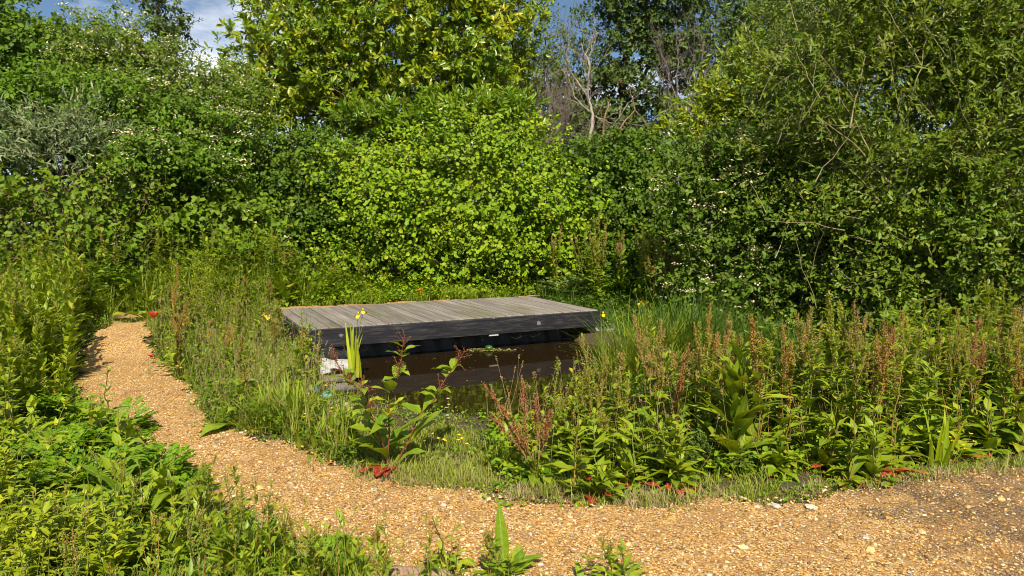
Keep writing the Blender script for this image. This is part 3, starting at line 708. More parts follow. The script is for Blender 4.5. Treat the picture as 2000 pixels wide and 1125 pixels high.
# centre
lau = [LB(760, 60, 17, 200, 110, 1.7), LB(600, 110, 17, 130, 110, 1.5), LB(920, 80, 17, 140, 110, 1.5), LB(700, -60, 17.5, 200, 120, 1.6), LB(880, -60, 17.5, 170, 110, 1.5), LB(590, 20, 17.3, 75, 70, 1.0),
       LB(660, 190, 16.6, 120, 60, 1.1), LB(860, 170, 16.6, 130, 55, 1.1), LB(530, 190, 16.6, 70, 60, 1), LB(1000, 60, 17.2, 60, 90, .9), LB(970, 150, 16.9, 60, 50, .8)]
tree('laurel_tree', 'big glossy yellow-green laurel tree filling the top centre', 'tree', None, lau, laurel, M['bark_brown'], 41, .13, base=under(-3.2, 17.4), nb=500, sub=9, per=10, leaf=(.148, .058), twig=.14, spread=.30, up=.5, along=.8, radial=.95, droop=.15, forks=5, fat=.5, fold=.1, deep=.7, face=.3, flat=.6, bough_tint=.5)
tree('laurel_shrub', 'young glossy laurel shrub between the big laurel tree and the front hazel', 'shrub', None,
     [LB(935, 225, 15.6, 105, 45, .8), LB(860, 255, 15.4, 70, 40, .7), LB(740, 235, 15.8, 75, 45, .7), LB(1000, 255, 15.3, 50, 50, .6)], laurel_mid, M['bark_olive'], 42, .04, base=under(-1.2, 15.9), nb=130, sub=7, per=11, leaf=(.17, .05), twig=.26, spread=.17, up=.8, along=1.0, radial=.7, fold=.1)
tree('hazel_bush', 'broad bright green hazel bush directly behind the deck', 'bush', None,
     [LB(900, 330, 14.2, 160, 100, 1.1), LB(780, 400, 13.9, 150, 110, 1.0), LB(1010, 400, 13.9, 130, 130, 1.0), LB(900, 440, 13.4, 170, 90, .8), LB(980, 500, 13.2, 110, 50, .5), LB(1060, 430, 13.6, 110, 90, .8), LB(1000, 280, 14.2, 70, 60, .8), LB(720, 330, 14.3, 90, 60, .8), LB(760, 500, 13.6, 130, 60, .6), LB(900, 540, 13.3, 160, 40, .4), LB(1080, 520, 13.3, 100, 55, .5)], hazel, M['bark'], 43, .06, base=under(-.8, 14.3), nb=500, sub=13, per=7, leaf=(.076, .066), twig=.28, spread=.30, fat=.52, up=.62, droop=.2, deep=.75, flat=.16, twf=.4, face=.28)
tree('hazel_bush', 'smaller leaved darker hazel bush left of the bright hazel', 'bush', None,
     [LB(590, 330, 14.7, 110, 80, 1.0), LB(560, 410, 14.2, 110, 80, .9), LB(660, 400, 14.3, 90, 90, .8), LB(480, 380, 14.4, 80, 80, .8), LB(630, 470, 13.8, 100, 60, .6), LB(520, 470, 13.8, 90, 60, .6), LB(600, 530, 13.6, 120, 45, .5)], hazel_shade, M['bark'], 44, .05, base=under(-4.1, 14.7), nb=280, sub=14, per=7, leaf=(.07, .058), twig=.24, spread=.28, fat=.5, up=.65, flat=.18, twf=.4, deep=.6)
tree('hazel_bush', 'green bush at the foot of the bare pale tree', 'bush', None,
     [LB(1210, 380, 14.3, 110, 80, .9), LB(1290, 400, 14, 80, 90, .8), LB(1230, 310, 14.6, 90, 50, .8), LB(1150, 340, 14.6, 60, 60, .7), LB(1230, 450, 13.6, 110, 60, .6), LB(1280, 520, 13.4, 120, 60, .5), LB(1170, 520, 13.4, 90, 55, .5)], hazel_shade, M['bark'], 45, .05, base=under(2.5, 14.6), nb=280, sub=12, per=7, leaf=(.076, .06), twig=.24, spread=.28, up=.65, flat=.18, twf=.4, deep=.8)
# right side
tree('laurel_shrub', 'bright yellow-green laurel bush between the bare shrub and the willow', 'shrub', None,
     [LB(1470, 125, 15.5, 65, 50, .7), LB(1430, 210, 15.2, 90, 60, .8), LB(1370, 250, 15, 60, 40, .6), LB(1560, 90, 15.8, 70, 60, .7), LB(1400, 310, 14.6, 90, 60, .7), LB(1500, 200, 15, 70, 60, .7)], laurel, M['bark_olive'], 51, .05, base=under(5, 15.6), nb=170, sub=8, per=9, leaf=(.13, .045), twig=.24, spread=.19, along=.9, radial=.8, fold=.1)
tree('dogwood_shrub', 'dark dogwood with scattered white flowers at the back right bank of the pond', 'shrub', None,
     [LB(1400, 370, 10.6, 110, 100, .6), LB(1480, 430, 10.1, 120, 90, .6), LB(1390, 500, 10.1, 80, 90, .5), LB(1560, 510, 9.9, 100, 80, .6), LB(1470, 570, 9.9, 110, 50, .4), LB(1420, 300, 11, 80, 60, .6), LB(1510, 340, 10.4, 90, 80, .6), LB(1440, 615, 9.9, 140, 35, .35)], dogwood, M['bark_olive'], 52, .05, base=under(3.6, 10.6), nb=350, sub=13, per=8, leaf=(.066, .040), twig=.2, spread=.22, blos=dict(frac=.2, size=.03, per=9, rad=.04, zone=lambda P: wob(P[:, 0], P[:, 2], 2.4) > -.2), deep=.7, twf=.3)
tree('willow_tree', 'large olive green sallow with pale slanting stems filling the right side', 'tree', None,
     [LB(1640, 130, 9.6, 150, 120, .9), LB(1830, 130, 9.3, 180, 150, .9), LB(1590, 270, 9.5, 110, 90, .7), LB(1760, 300, 9.0, 170, 120, .8), LB(1950, 230, 9.0, 170, 190, .8), LB(1720, -40, 9.8, 200, 110, .9), LB(1930, -30, 9.4, 200, 140, .9), LB(1580, 40, 12, 90, 90, .7), LB(1540, 250, 11.6, 70, 70, .6), LB(2080, 330, 8.8, 150, 200, .8)],
     willow, M['bark_olive'], 53, .07, base=under(5.6, 9.7), nb=290, sub=18, per=10, leaf=(.085, .029), twig=.28, spread=.27, forks=3, up=.75, along=1.0, radial=.75, fat=.42, deep=.75, twf=.5, face=.4, flat=.7)
tree('sallow_bush', 'lower darker sallow bush with bare twigs under the large willow', 'bush', None,
     [LB(1700, 430, 9.2, 150, 80, .7), LB(1850, 440, 8.9, 140, 100, .7), LB(1980, 470, 8.6, 120, 120, .7), LB(1740, 530, 9.2, 150, 60, .6), LB(1900, 560, 8.7, 130, 70, .6), LB(1640, 590, 9.6, 130, 60, .6), LB(2080, 540, 8.4, 120, 110, .6), LB(1800, 620, 8.9, 180, 40, .4), LB(1610, 420, 9.5, 90, 70, .6)],
     willow_lo, M['bark_olive'], 54, .04, base=under(5.3, 9.2), nb=230, sub=16, per=8, leaf=(.07, .038), twig=.24, spread=.24, forks=4, deep=.95, twf=.4)
def bare_tree(name, label, px, py, dep, segs, r0, bark, seed, twn=6, tl=.5, tr=.006):
    rng = np.random.default_rng(seed)
    base = at(px, py, dep); gx = under(base[0], base[1])
    root = thing(name, label, 'bare tree', gx)
    g = Geo(); pts = [base]
    tubes(limb(rng, gx, base, 5, jit=.01)[None], np.full((1, 5), r0), 7, geo=g)
    tw = Geo(); ends = []
    for (i, qx, qy, dd, a, b) in segs:
        e = at(qx, qy, dep + dd); pl = limb(rng, pts[i], e, 9, jit=.035)
        tubes(pl[None], np.linspace(a, b, 9)[None] * r0, 6, geo=g); pts.append(e); ends.append(pl)
    def grow(p, d, L, r, lev):
        e = p + d * L; pl = limb(rng, p, e, 5, jit=.06)
        tubes(pl[None], np.linspace(r, r * .5, 5)[None], 4, geo=g)
        if lev:
            for _ in range(rng.integers(2, 4)):
                i = rng.integers(1, 5)
                grow(pl[i], unit(d + rng.normal(0, .5, 3) + np.array([0, 0, .15])), L * rng.uniform(.45, .75), r * .55, lev - 1)
    for pl in ends:
        for _ in range(twn):
            i = rng.integers(2, 9); d = unit(pl[min(8, i)] - pl[i - 1] + 0)
            grow(pl[i], unit(d + rng.normal(0, .45, 3)), tl * rng.uniform(.5, 1.2), tr, 2)
    g.obj('branches', bark, root)
    return root
bare_tree('bare_tree', 'dead pale tree with forked bare limbs right of the big laurel', 1150, 315, 16, [(0, 1158, 225, 0, 1, .8), (1, 1148, 190, 0, .8, .65), (2, 1112, 135, .2, .6, .3), (2, 1152, 130, -.1, .65, .4), (4, 1135, 85, .1, .4, .12), (4, 1156, 80, 0, .35, .1), (1, 1122, 190, .2, .45, .3), (7, 1110, 150, .2, .3, .1),
          (1, 1200, 245, .3, .4, .15), (3, 1105, 100, .1, .3, .1), (0, 1185, 265, .4, .4, .2), (11, 1222, 210, .4, .2, .1)], .045, M['bark_pale'], 61, 4, .45)
bare_tree('bare_tree', 'bare purplish brown shrub of fine upright twigs left of the yellow laurel', 1330, 300, 16.5, [(0, 1322, 200, 0, 1, .7), (0, 1345, 210, .2, 1, .7), (1, 1300, 120, 0, .6, .2), (1, 1325, 95, .1, .6, .2), (2, 1355, 100, .1, .6, .2), (2, 1385, 130, .3, .5, .15), (2, 1375, 80, .2, .5, .15), (0, 1305, 170, .2, .6, .2), (0, 1290, 100, .3, .5, .12)], .035, M['twig_grey'], 62, 9, .6, .006)
bare_tree('bare_tree', 'low brown dead brush of tangled twigs behind the pale dead tree', 1060, 330, 18, [(0, 1030, 220, 0, 1, .4), (0, 1075, 190, .3, 1, .4), (0, 1100, 240, .2, 1, .4), (0, 1050, 170, .4, .8, .3), (0, 1110, 190, .4, .8, .3), (0, 1010, 180, .3, .8, .3), (0, 1125, 280, .1, .8, .3)], .035, M['twig_grey'], 63, 26, .6, .008)
bare_tree('bare_tree', 'small dead stem with a crooked tip right of the pale dead tree', 1175, 290, 15.6, [(0, 1188, 200, 0, 1, .6), (0, 1240, 215, .2, .8, .5), (2, 1228, 165, .2, .5, .3), (2, 1262, 240, .2, .4, .2)], .03, M['bark_brown'], 64, 2, .3)
# the willow's long pale stems are limbs of their own, seen across the crown
wl_root = [o for o in bpy.data.objects if o.name == 'willow_tree'][0]
g = Geo(); rng = np.random.default_rng(65)
for a, b, r in (((1880, 640, 8.9), (1800, 455, 8.3), .022), ((1760, 380, 8.5), (1595, 225, 8.6), .013), ((1775, 215, 8.6), (1815, 60, 8.7), .011), ((1700, 300, 8.5), (1640, 190, 8.7), .011), ((1800, 130, 8.6), (1720, 0, 8.7), .011),
                ((1660, 250, 8.5), (1690, 110, 8.6), .012), ((1650, 450, 8.5), (1505, 433, 8.7), .010), ((1730, 480, 8.4), (1660, 462, 8.6), .009), ((1960, 640, 8.6), (1990, 340, 8.4), .018), ((1960, 520, 8.3), (1905, 455, 8.2), .009), ((1725, 400, 8.5), (1660, 330, 8.6), .012)):
    tubes(limb(rng, at(*a), at(*b), 9, .03, .02)[None], np.linspace(r * .75, r * .3, 9)[None], 6, geo=g)
for k in range(60):
    a = at(rng.uniform(1480, 2050), rng.uniform(60, 620), 8.9 + rng.normal(0, .3)); d = unit(np.array([rng.normal(-.15, .5), rng.normal(0, .3), 1.]))
    tubes(limb(rng, a, a + d * rng.uniform(.4, 1.1), 7, 0, .03)[None], np.linspace(.006, .002, 7)[None], 5, geo=g)
g.obj('pale_stem', M['stem_pale'], wl_root)
# ================================================================= herbs, grasses and flowers
UP = np.array([0, 0, 1.])
def azel(az, el):
    az = np.asarray(az); el = np.asarray(el)
    D = np.stack([np.cos(az) * np.cos(el), np.sin(az) * np.cos(el), np.sin(el)], -1)
    U = np.stack([-np.cos(az) * np.sin(el), -np.sin(az) * np.sin(el), np.cos(el)], -1)
    return D, U

docky = leaf_mat('bright_dock_leaf', [(.09, .18, .010), (.165, .27, .012), (.26, .35, .018)], .3, .42, .35, rib=(.28, .33, .10))
DOCKP = [.10, .14, .62, .92, 1.0, .95, .82, .62, .36, .04]
LANCE = [.10, .6, .95, 1.0, .85, .6, .3, .03]
GRASSP = [.7, 1, .95, .75, .45, .03]

def seeds(rng, geo, P, per=4, size=.007, rad=.004):
    q = np.repeat(P, per, 0) + rng.normal(0, rad, (len(P) * per, 3))
    s = size * rng.uniform(.7, 1.3, len(q))
    leaves6(q, rng.normal(0, 1, q.shape) + np.array([0, 0, -.3]), rng.normal(0, 1, q.shape), s, s * .85, tint=rng.random(len(q)), geo=geo, fold=.3)

def dock(px, py, label, tops, seed_mat=None, seed=0, basal=6, bl=.24, bw=.085, sl=.17, sw=.045, nl=11, plen=.15, pfrac=.5, stem=None, old=0, group=None, name='dock_plant', cat='dock', dens=1.0, up=0.6,
         leafm=None, r=.0055, olds=None, bel=(.25, 1.1), nbr=13, spread=.5, base=None, whorl=.0115, ssize=.0078):
    """a dock: stems towards the given pixel tips, seed spikes round their upper part, wavy leaves below"""
    rng = np.random.default_rng(1000 + seed)
    b = ground_pt(px, py) if base is None else base
    root = thing(name, label, cat, b, group)
    leafm = leafm or dockl; stem = stem or stem_red
    fg = Geo()
    for k, tp in enumerate(tops):
        if isinstance(tp, tuple): e = at(tp[0], tp[1], b[1] + (tp[2] if len(tp) > 2 else rng.normal(0, .08)))
        else: e = b + np.array([rng.normal(0, .09) * tp, rng.normal(0, .09) * tp, tp])
        st = b + np.array([rng.normal(0, .015), rng.normal(0, .015), -.02])
        pl = limb(rng, st, e, 12, 0, .022)
        pl[:, :2] += (e - st)[None, :2] * (-.10 * np.sin(np.linspace(0, 1, 12) * math.pi))[:, None]
        so = Geo()
        h = np.linalg.norm(e - st)
        tubes(pl[None], np.linspace(r, r * .3, 12)[None], 6, tint=rng.random(), geo=so)
        sobj_geo = so
        f = lambda s: np.stack([np.interp(s, np.linspace(0, 1, 12), pl[:, i]) for i in range(3)], -1)
        tdir = unit(pl[-1] - pl[0])
        # stem leaves, shorter towards the top
        n = int(nl * 1.5 * rng.uniform(.8, 1.25))
        if n:
            s = rng.uniform(.06, .93, n); az = rng.random(n) * 6.28; el = rng.uniform(up - .35, up + .45, n)
            D, U = azel(az, el); L = sl * 1.15 * (1.2 - .85 * s) * rng.uniform(.6, 1.2, n)
            blades(f(s), D, U, L, sw * 1.25 * (L / sl) ** .8, LANCE, 6, 3, rng.uniform(.2, 1.1, n), .25, .12, 10, tint=np.clip(rng.normal(.52, .22, n), 0, 1), geo=fg, rng=rng)
        sob = None
        if seed_mat:
            sg = Geo(); nb = max(3, int(nbr * dens))
            s = pfrac + (1 - pfrac) * rng.random(nb) ** .9 * .9
            az = rng.random(nb) * 6.28
            D = unit(tdir * 1.0 + azel(az, np.zeros(nb))[0] * spread + UP * .4); Lb = (plen * (1 - (s - pfrac) / (1 - pfrac)) + .03) * rng.uniform(.6, 1.2, nb)
            A = f(s); q = np.linspace(0, 1, 5)
            br = A[:, None] + D[:, None] * (Lb[:, None] * q[None])[..., None] + tdir * (Lb[:, None] * .25 * q[None] ** 2)[..., None]
            tubes(br, np.full((1, 5), .0016), 3, tint=.6, geo=so)
            nw = max(4, int(plen * .8 / whorl)); u = np.linspace(.12, 1, nw)
            W = A[:, None] + D[:, None] * (Lb[:, None] * u[None])[..., None] + tdir * (Lb[:, None] * .25 * u[None] ** 2)[..., None]
            seeds(rng, sg, W.reshape(-1, 3), 4, ssize, .0045)
            nm = int(h * (1 - pfrac) / whorl); seeds(rng, sg, f(np.linspace(pfrac, 1, nm)), 5, ssize, .0055)
            nbk = 5; sbk = rng.uniform(pfrac, .95, nbk); D2, U2 = azel(rng.random(nbk) * 6.28, rng.uniform(.3, 1.1, nbk))
            blades(f(sbk), D2, U2, rng.uniform(.03, .07, nbk), .011, LANCE, 4, 3, .5, .2, tint=rng.random(nbk), geo=fg, rng=rng)
            so_o = so.obj('stem', stem, root); sg.obj('seed_head', seed_mat, so_o)
        else:
            so.obj('stem', stem, root)
    if basal:
        az = rng.random(basal) * 6.28; el = rng.uniform(bel[0], bel[1], basal)
        D, U = azel(az, el); L = bl * rng.uniform(.6, 1.2, basal)
        P = b + rng.normal(0, .02, (basal, 3)) * np.array([1, 1, 0])
        blades(P, D, U, L, bw * (L / bl), DOCKP, 10, 5, rng.uniform(.7, 1.7, basal), .22, .09, 13, tint=np.clip(rng.normal(.5, .25, basal), 0, 1), geo=fg, rng=rng)
    if fg.n: fg.obj('foliage', leafm, root)
    if old:
        az = rng.uniform(3.4, 6.0, old); el = rng.uniform(-.05, .5, old); D, U = azel(az, el)
        og = blades(b + rng.normal(0, .03, (old, 3)) * np.array([1, 1, 0]) + UP * .02, D, U, bl * rng.uniform(.5, .95, old), bw * rng.uniform(.6, .95, old), DOCKP, 9, 5, rng.uniform(.3, .8, old), .25, .12, 12, tint=rng.random(old), geo=Geo(), rng=rng)
        tag(og.obj('withered_leaf', dock_old, root), 'withered red and yellow lower leaves')
    if olds:      # big leaves of their own: (tip pixel x, y, length, width, curl, material, tint)
        for tx, ty, L, W, cu, mt, tn in olds:
            t_ = on_z(tx, ty, .05); d = unit(t_ - b); d[2] += cu * .5; d = unit(d)
            U = unit(UP - d * d[2])
            gg = blades((b + UP * .02)[None], d[None], U[None], L, W, DOCKP, 12, 5, cu, .2, .07, 11, tint=tn, geo=Geo(), rng=rng)
            gg.obj('large_leaf', mt, root)
    return root

def parsley(px, py, label, fr=9, L=.34, seed=0, group=None, mat=None, name='cow_parsley', cat='cow parsley', base=None, el=(.4, 1.2), stalk=None, leaf=.026):
    rng = np.random.default_rng(2000 + seed)
    b = ground_pt(px, py) if base is None else base
    root = thing(name, label, cat, b, group)
    az = rng.random(fr) * 6.28; e = rng.uniform(el[0], el[1], fr); D, U = azel(az, e); Lf = L * rng.uniform(.6, 1.2, fr); cu = rng.uniform(.5, 1.3, fr)
    s = np.linspace(0, 1, 9); th = cu[:, None] * s; dr = np.cos(th)[..., None] * D[:, None] - np.sin(th)[..., None] * U[:, None]; nr = np.sin(th)[..., None] * D[:, None] + np.cos(th)[..., None] * U[:, None]
    C = b + np.concatenate([np.zeros((fr, 1, 3)), np.cumsum(dr[:, :-1] * (Lf / 8)[:, None, None], 1)], 1)
    sg = tubes(C, np.linspace(.003, .001, 9)[None], 4, tint=.5, geo=Geo())
    fg = Geo(); S = np.cross(D, U)
    for side in (-1, 1):
        for k in range(3, 9):
            ln = Lf * .42 * (1.12 - (k - 2) / 7.5)
            pd = unit(S * side + dr[:, k] * .65 + rng.normal(0, .1, S.shape))
            for j in range(1, 6):
                c = C[:, k] + pd * (ln * j / 5)[:, None]
                for a in (-.8, 0., .8):
                    d2 = pd + dr[:, k] * a * (1 if side > 0 else 1) + np.cross(pd, nr[:, k]) * a * .4
                    leaves6(c, d2 + rng.normal(0, .15, d2.shape), nr[:, k] + rng.normal(0, .25, d2.shape), leaf * rng.uniform(.8, 1.4, fr) * L / .34, leaf * .42 * L / .34, tint=np.clip(rng.normal(.5, .22, fr), 0, 1), geo=fg)
    sg.obj('stem', stem_green, root)
    fg.obj('foliage', mat or fernm, root)
    return root

def herb(b, label, h, seed=0, n=22, ll=.08, lw=.02, group=None, name='leafy_weed', cat='weed', mat=None, stems=2, el=.5, stemm=None, lean=.1):
    """upright weed with leaves all the way up its stems"""
    rng = np.random.default_rng(3000 + seed)
    root = thing(name, label, cat, b, group)
    sg, fg = Geo(), Geo()
    for _ in range(stems):
        e = b + np.array([rng.normal(0, lean * h), rng.normal(0, lean * h), h * rng.uniform(.75, 1.05)])
        pl = limb(rng, b + rng.normal(0, .02, 3) * np.array([1, 1, 0]) - UP * .02, e, 8, 0, .03)
        tubes(pl[None], np.linspace(.004, .0014, 8)[None], 5, tint=rng.random(), geo=sg)
        s = np.sort(rng.uniform(.1, 1, n)); f = np.stack([np.interp(s, np.linspace(0, 1, 8), pl[:, i]) for i in range(3)], -1)
        D, U = azel(np.arange(n) * 2.4 + rng.random() * 6, rng.uniform(el - .4, el + .5, n))
        L = ll * rng.uniform(.6, 1.2, n) * (1.15 - .5 * s)
        blades(f, D, U, L, lw * (L / ll), LANCE, 5, 3, rng.uniform(.1, 1.0, n), .25, .06, 9, tint=np.clip(rng.normal(.5, .22, n), 0, 1), geo=fg, rng=rng)
    sg.obj('stem', stemm or stem_green, root); fg.obj('foliage', mat or dockl, root)
    return root

def grass(label, poly, n, h, seed, mat=None, w=.005, lean=.35, curl=(.2, 1.4), bias=.5, name='grass', tufts=0, tint=(0, .75), kind='stuff', cat=None, geo=None, keep=None):
    rng = np.random.default_rng(4000 + seed)
    xy = sample_poly(rng, poly, n)
    if tufts:
        c = sample_poly(rng, poly, tufts); xy = c[rng.integers(0, tufts, n)] + rng.normal(0, .035, (n, 2))
    if keep is not None: xy = xy[keep(xy[:, 0], xy[:, 1])]
    n = len(xy)
    P = lift(xy); P[:, 2] -= .01
    patch = np.clip(.72 + .5 * wob(xy[:, 0], xy[:, 1], 2.2, seed) + .25 * wob(xy[:, 0], xy[:, 1], 6.1, seed + 1), .25, 1.5)
    az = rng.random(n) * 6.28; el = np.clip(math.pi / 2 - np.abs(rng.normal(0, lean, n)), .15, 1.57)
    D, U = azel(az, el)
    H = rng.uniform(h[0], h[1], n) * patch
    tn = np.clip(tint[0] + (tint[1] - tint[0]) * (rng.random(n) * .7 + .3 * (.5 + .5 * wob(xy[:, 0], xy[:, 1], 1.1, seed + 3))), 0, 1)
    g = blades(P, D, U, H, w * rng.uniform(.6, 1.4, n), GRASSP, 5, 2, rng.uniform(curl[0], curl[1], n), 0, tint=tn, geo=geo or Geo(), rng=rng)
    if geo is not None: return g
    o = g.obj(name, mat or grassm)
    return tag(o, label, cat, kind=kind)

def seedheads(label, poly, n, h, seed, mat, headlen=.03, name='grass'):
    rng = np.random.default_rng(5000 + seed)
    P = lift(sample_poly(rng, poly, n)); H = rng.uniform(h[0], h[1], n)
    E = P + np.stack([rng.normal(0, .08, n), rng.normal(0, .08, n), H], -1)
    mid = (P + E) / 2 + rng.normal(0, .02, P.shape)
    g = Geo(); tubes(np.stack([P, mid, E], 1), np.array([[.0018, .0014, .001]]), 3, tint=.3, geo=g)
    d = unit(E - mid); k = 9; q = E[:, None] + d[:, None] * (np.linspace(0, 1, k)[None] * (headlen * rng.uniform(.6, 1.6, n))[:, None])[..., None]
    seeds(rng, g, q.reshape(-1, 3), 3, .007, .003)
    return tag(g.obj(name, mat), label, kind='stuff')

def cover(label, poly, n, seed, mat, size=(.05, .03), hh=.12, name='ground_cover', keep=None):
    rng = np.random.default_rng(6000 + seed)
    xy = sample_poly(rng, poly, n)
    if keep is not None: xy = xy[keep(xy[:, 0], xy[:, 1])]
    P = lift(xy); n = len(P); P[:, 2] += rng.random(n) * hh * np.clip(.7 + .6 * wob(xy[:, 0], xy[:, 1], 2.5, seed), .15, 1.4)
    D, U = azel(rng.random(n) * 6.28, rng.uniform(-.2, .9, n)); s = rng.uniform(.5, 1.4, n)
    g = leaves6(P, D, U + rng.normal(0, .3, U.shape), size[0] * s, size[1] * s, tint=np.clip(rng.normal(.45, .25, n), 0, 1), geo=Geo())
    return tag(g.obj(name, mat), label, kind='stuff')

limey = leaf_mat('lime_blade', [(.34, .46, .02), (.46, .52, .03), (.56, .56, .05)], .4, .4, .3)
def iris(px, py, label, n=9, L=.6, seed=0, flowers=(), mat=None, W=.024, lean=.16, z=None, group=None):
    rng = np.random.default_rng(7000 + seed)
    b = ground_pt(px, py) if z is None else on_z(px, py, z)
    root = thing('yellow_iris', label, 'iris', b, group)
    az = rng.random(n) * 6.28; el = math.pi / 2 - np.abs(rng.normal(0, lean, n)); D, U = azel(az, el)
    blades(b + rng.normal(0, .025, (n, 3)) * np.array([1.4, 1, 0]) - UP * .02, D, U, L * rng.uniform(.55, 1.1, n), W * rng.uniform(.7, 1.2, n), [.8, 1, 1, .95, .8, .5, .03], 7, 3, rng.uniform(.02, .35, n), .3, tint=rng.random(n), geo=Geo(), rng=rng).obj('foliage', mat or irism, root)
    for fx, fy, sz in flowers:
        e = at(fx, fy, b[1]); pl = limb(rng, b, e, 6, 0, .015)
        so = tubes(pl[None], np.linspace(.004, .0025, 6)[None], 5, geo=Geo()).obj('stalk', stem_green, root)
        a = np.arange(3) * 2.094 + rng.random() * 2; D, U = azel(a, np.full(3, .35)); g = Geo()
        blades(np.repeat(e[None], 3, 0), D, U, sz, sz * .75, [.3, .5, .9, 1, .85, .4], 7, 5, 1.7, .15, .05, tint=rng.random(3), geo=g, rng=rng)
        D, U = azel(a + 1.05, np.full(3, 1.2)); blades(np.repeat(e[None], 3, 0), D, U, sz * .7, sz * .4, [.3, .8, 1, .7, .1], 5, 3, .4, .2, tint=rng.random(3), geo=g, rng=rng)
        g.obj('flower', petal_y, so)
    return root

def flower(px, py, label, h, mat, size, name, cat, seed=0, petals=5, cup=.5, group=None, count=1, spreadr=.06, wide=.9, leaves=4, centre=None, base=None):
    """small flowering plant: thin stems, each carrying one flower"""
    rng = np.random.default_rng(8000 + seed)
    b = ground_pt(px, py) if base is None else base
    root = thing(name, label, cat, b, group)
    sg = Geo()
    for k in range(count):
        o = np.array([rng.normal(0, spreadr), rng.normal(0, spreadr), 0]) if count > 1 else np.zeros(3)
        e = b + o + UP * h * rng.uniform(.75, 1.1)
        tubes(limb(rng, b, e, 6, 0, .03)[None], np.full((1, 6), .0017), 4, geo=sg)
        g = Geo(); a = np.arange(petals) * 6.283 / petals + rng.random() * 2; D, U = azel(a, np.full(petals, cup))
        R = rng.normal(0, .3, 3) + np.array([0, -.3, 0])
        blades(np.repeat(e[None], petals, 0), D + R * .3, U + R * .3, size, size * wide, [.3, .8, 1, 1, .75, .3], 5, 3, -.2, .1, .05, tint=rng.random(petals), geo=g, rng=rng)
        fo = g.obj('flower', mat, root)
        if centre: ball(Geo(), e + UP * .003, size * .28, 8, 4, .6).obj('centre', centre, fo)
    if leaves:
        D, U = azel(rng.random(leaves) * 6.28, rng.uniform(.2, .9, leaves)); blades(np.repeat(b[None], leaves, 0), D, U, h * .5, h * .12, LANCE, 5, 3, .6, .2, tint=rng.random(leaves), geo=sg, rng=rng)
    sg.obj('stem', stem_green, root)
    return root

# ---- where things grow
MEDIAN = px_poly([(300, 648), (300, 690), (345, 735), (385, 775), (405, 835), (470, 848), (570, 866), (640, 902), (690, 915), (690, 850), (650, 800), (625, 755), (596, 720), (570, 690)]) + [tuple(dk(-.08, .2)), tuple(dk(-.08, 2.0)), tuple(dk(-1.0, 2.2))]
LEFT = px_poly([(225, 652), (165, 700), (138, 745), (160, 790), (210, 832), (268, 862), (325, 905), (385, 955), (425, 1015), (555, 1065), (640, 1105)]) + [(-.6, 2.0), (-4, 2.0), (-9, 6), (-9, 10.4)]
LEFTBACK = px_poly([(225, 655), (-200, 655)]) + [(-9.5, 12.4), (-4.2, 13.0), (-3.0, 11.2), tuple(dk(-1.0, 2.9)), tuple(dk(-3.0, 3.2))]
DECKBACK = [tuple(dk(-1.4, 2.75)), tuple(dk(.5, 2.5)), tuple(dk(3, 2.5)), tuple(dk(4.5, 2.4)), (2.6, 13.0), (0, 13.2), (-3.5, 13.2)]
RBANK = [tuple(dk(4.15, 2.3)), tuple(dk(4.15, -.1)), (1.75, 9.2), (2.3, 9.0), (3.3, 8.65), (4.2, 7.7), (7.5, 7.2), (8.5, 9.5), (5.0, 11.2), (2.8, 12.6)]
VERGE = px_poly([(600, 870), (640, 902), (700, 925), (780, 945), (880, 952), (960, 965), (1060, 985), (1180, 990), (1320, 988), (1470, 980), (1600, 963), (1700, 950), (1800, 930), (1900, 914), (2150, 895)]) + [(5.8, 6.6), (4.1, 6.3), (2.8, 5.8), (1.5, 5.6), (.3, 5.6), (-.7, 5.85), (-1.4, 6.4), (-1.8, 6.4)]
PLANTED = px_poly([(960, 940), (1080, 950), (1320, 945), (1500, 935), (1700, 905), (1900, 875), (2150, 860)]) + [(6.4, 7.4), (4.1, 6.3), (2.8, 5.75), (1.5, 5.55), (.3, 5.55), (-.2, 5.6)]
dry = lambda x, y: poly_sd(POND, x, y) > .02
grass('short mixed grass of the verge along the front path', VERGE, 17000, (.03, .16), 1, w=.004, tint=(.1, 1.0), lean=.8, tufts=380, keep=dry)
grass('tall fine grass between the gravel path and the pond', MEDIAN, 14000, (.10, .50), 2, w=.0045, tint=(.1, .9), lean=.35, tufts=420, keep=dry)
grass('long grass among the tall weeds left of the path', LEFT, 14000, (.10, .34), 3, w=.0055, tint=(0, .65), tufts=1300)
grass('rank grass in the weeds before the bramble thicket', LEFTBACK, 24000, (.4, 1.0), 4, w=.008, tint=(0, .7), tufts=900)
grass('bluish grass fringe behind the deck', DECKBACK, 16000, (.08, .34), 5, w=.006, tint=(.05, .65), tufts=500, keep=lambda x, y: on_path(x, y) > .05)
grass('dark grass on the shaded right bank of the pond', RBANK, 26000, (.15, .5), 6, sedgem, w=.006, tint=(0, .9), tufts=900, keep=dry)  # the bank's shade is put into the dark blade colour
grass('long green grass among the docks in front of the pond', PLANTED, 11000, (.10, .34), 7, w=.0045, tint=(.1, .8), tufts=900, keep=lambda x, y: dry(x, y) & ((x > .9) | (y < 4.9)))
EDGE = px_poly([(690, 918), (1000, 952), (1320, 978), (1700, 935), (2100, 890), (2100, 915), (1700, 962), (1320, 1000), (1000, 985), (690, 945)])
grass('dry brown grass at the ragged edge of the gravel', EDGE, 12000, (.03, .13), 8, straw, w=.003, lean=.9, tufts=420, tint=(0, 1))
grass('low green and fading grass at the ragged edge of the gravel', EDGE, 4200, (.05, .22), 18, w=.004, lean=.9, tufts=170, tint=(.2, 1), keep=lambda x, y: wob(x, y, 3.3, 4) + .5 * wob(x, y, 11) > -.45)
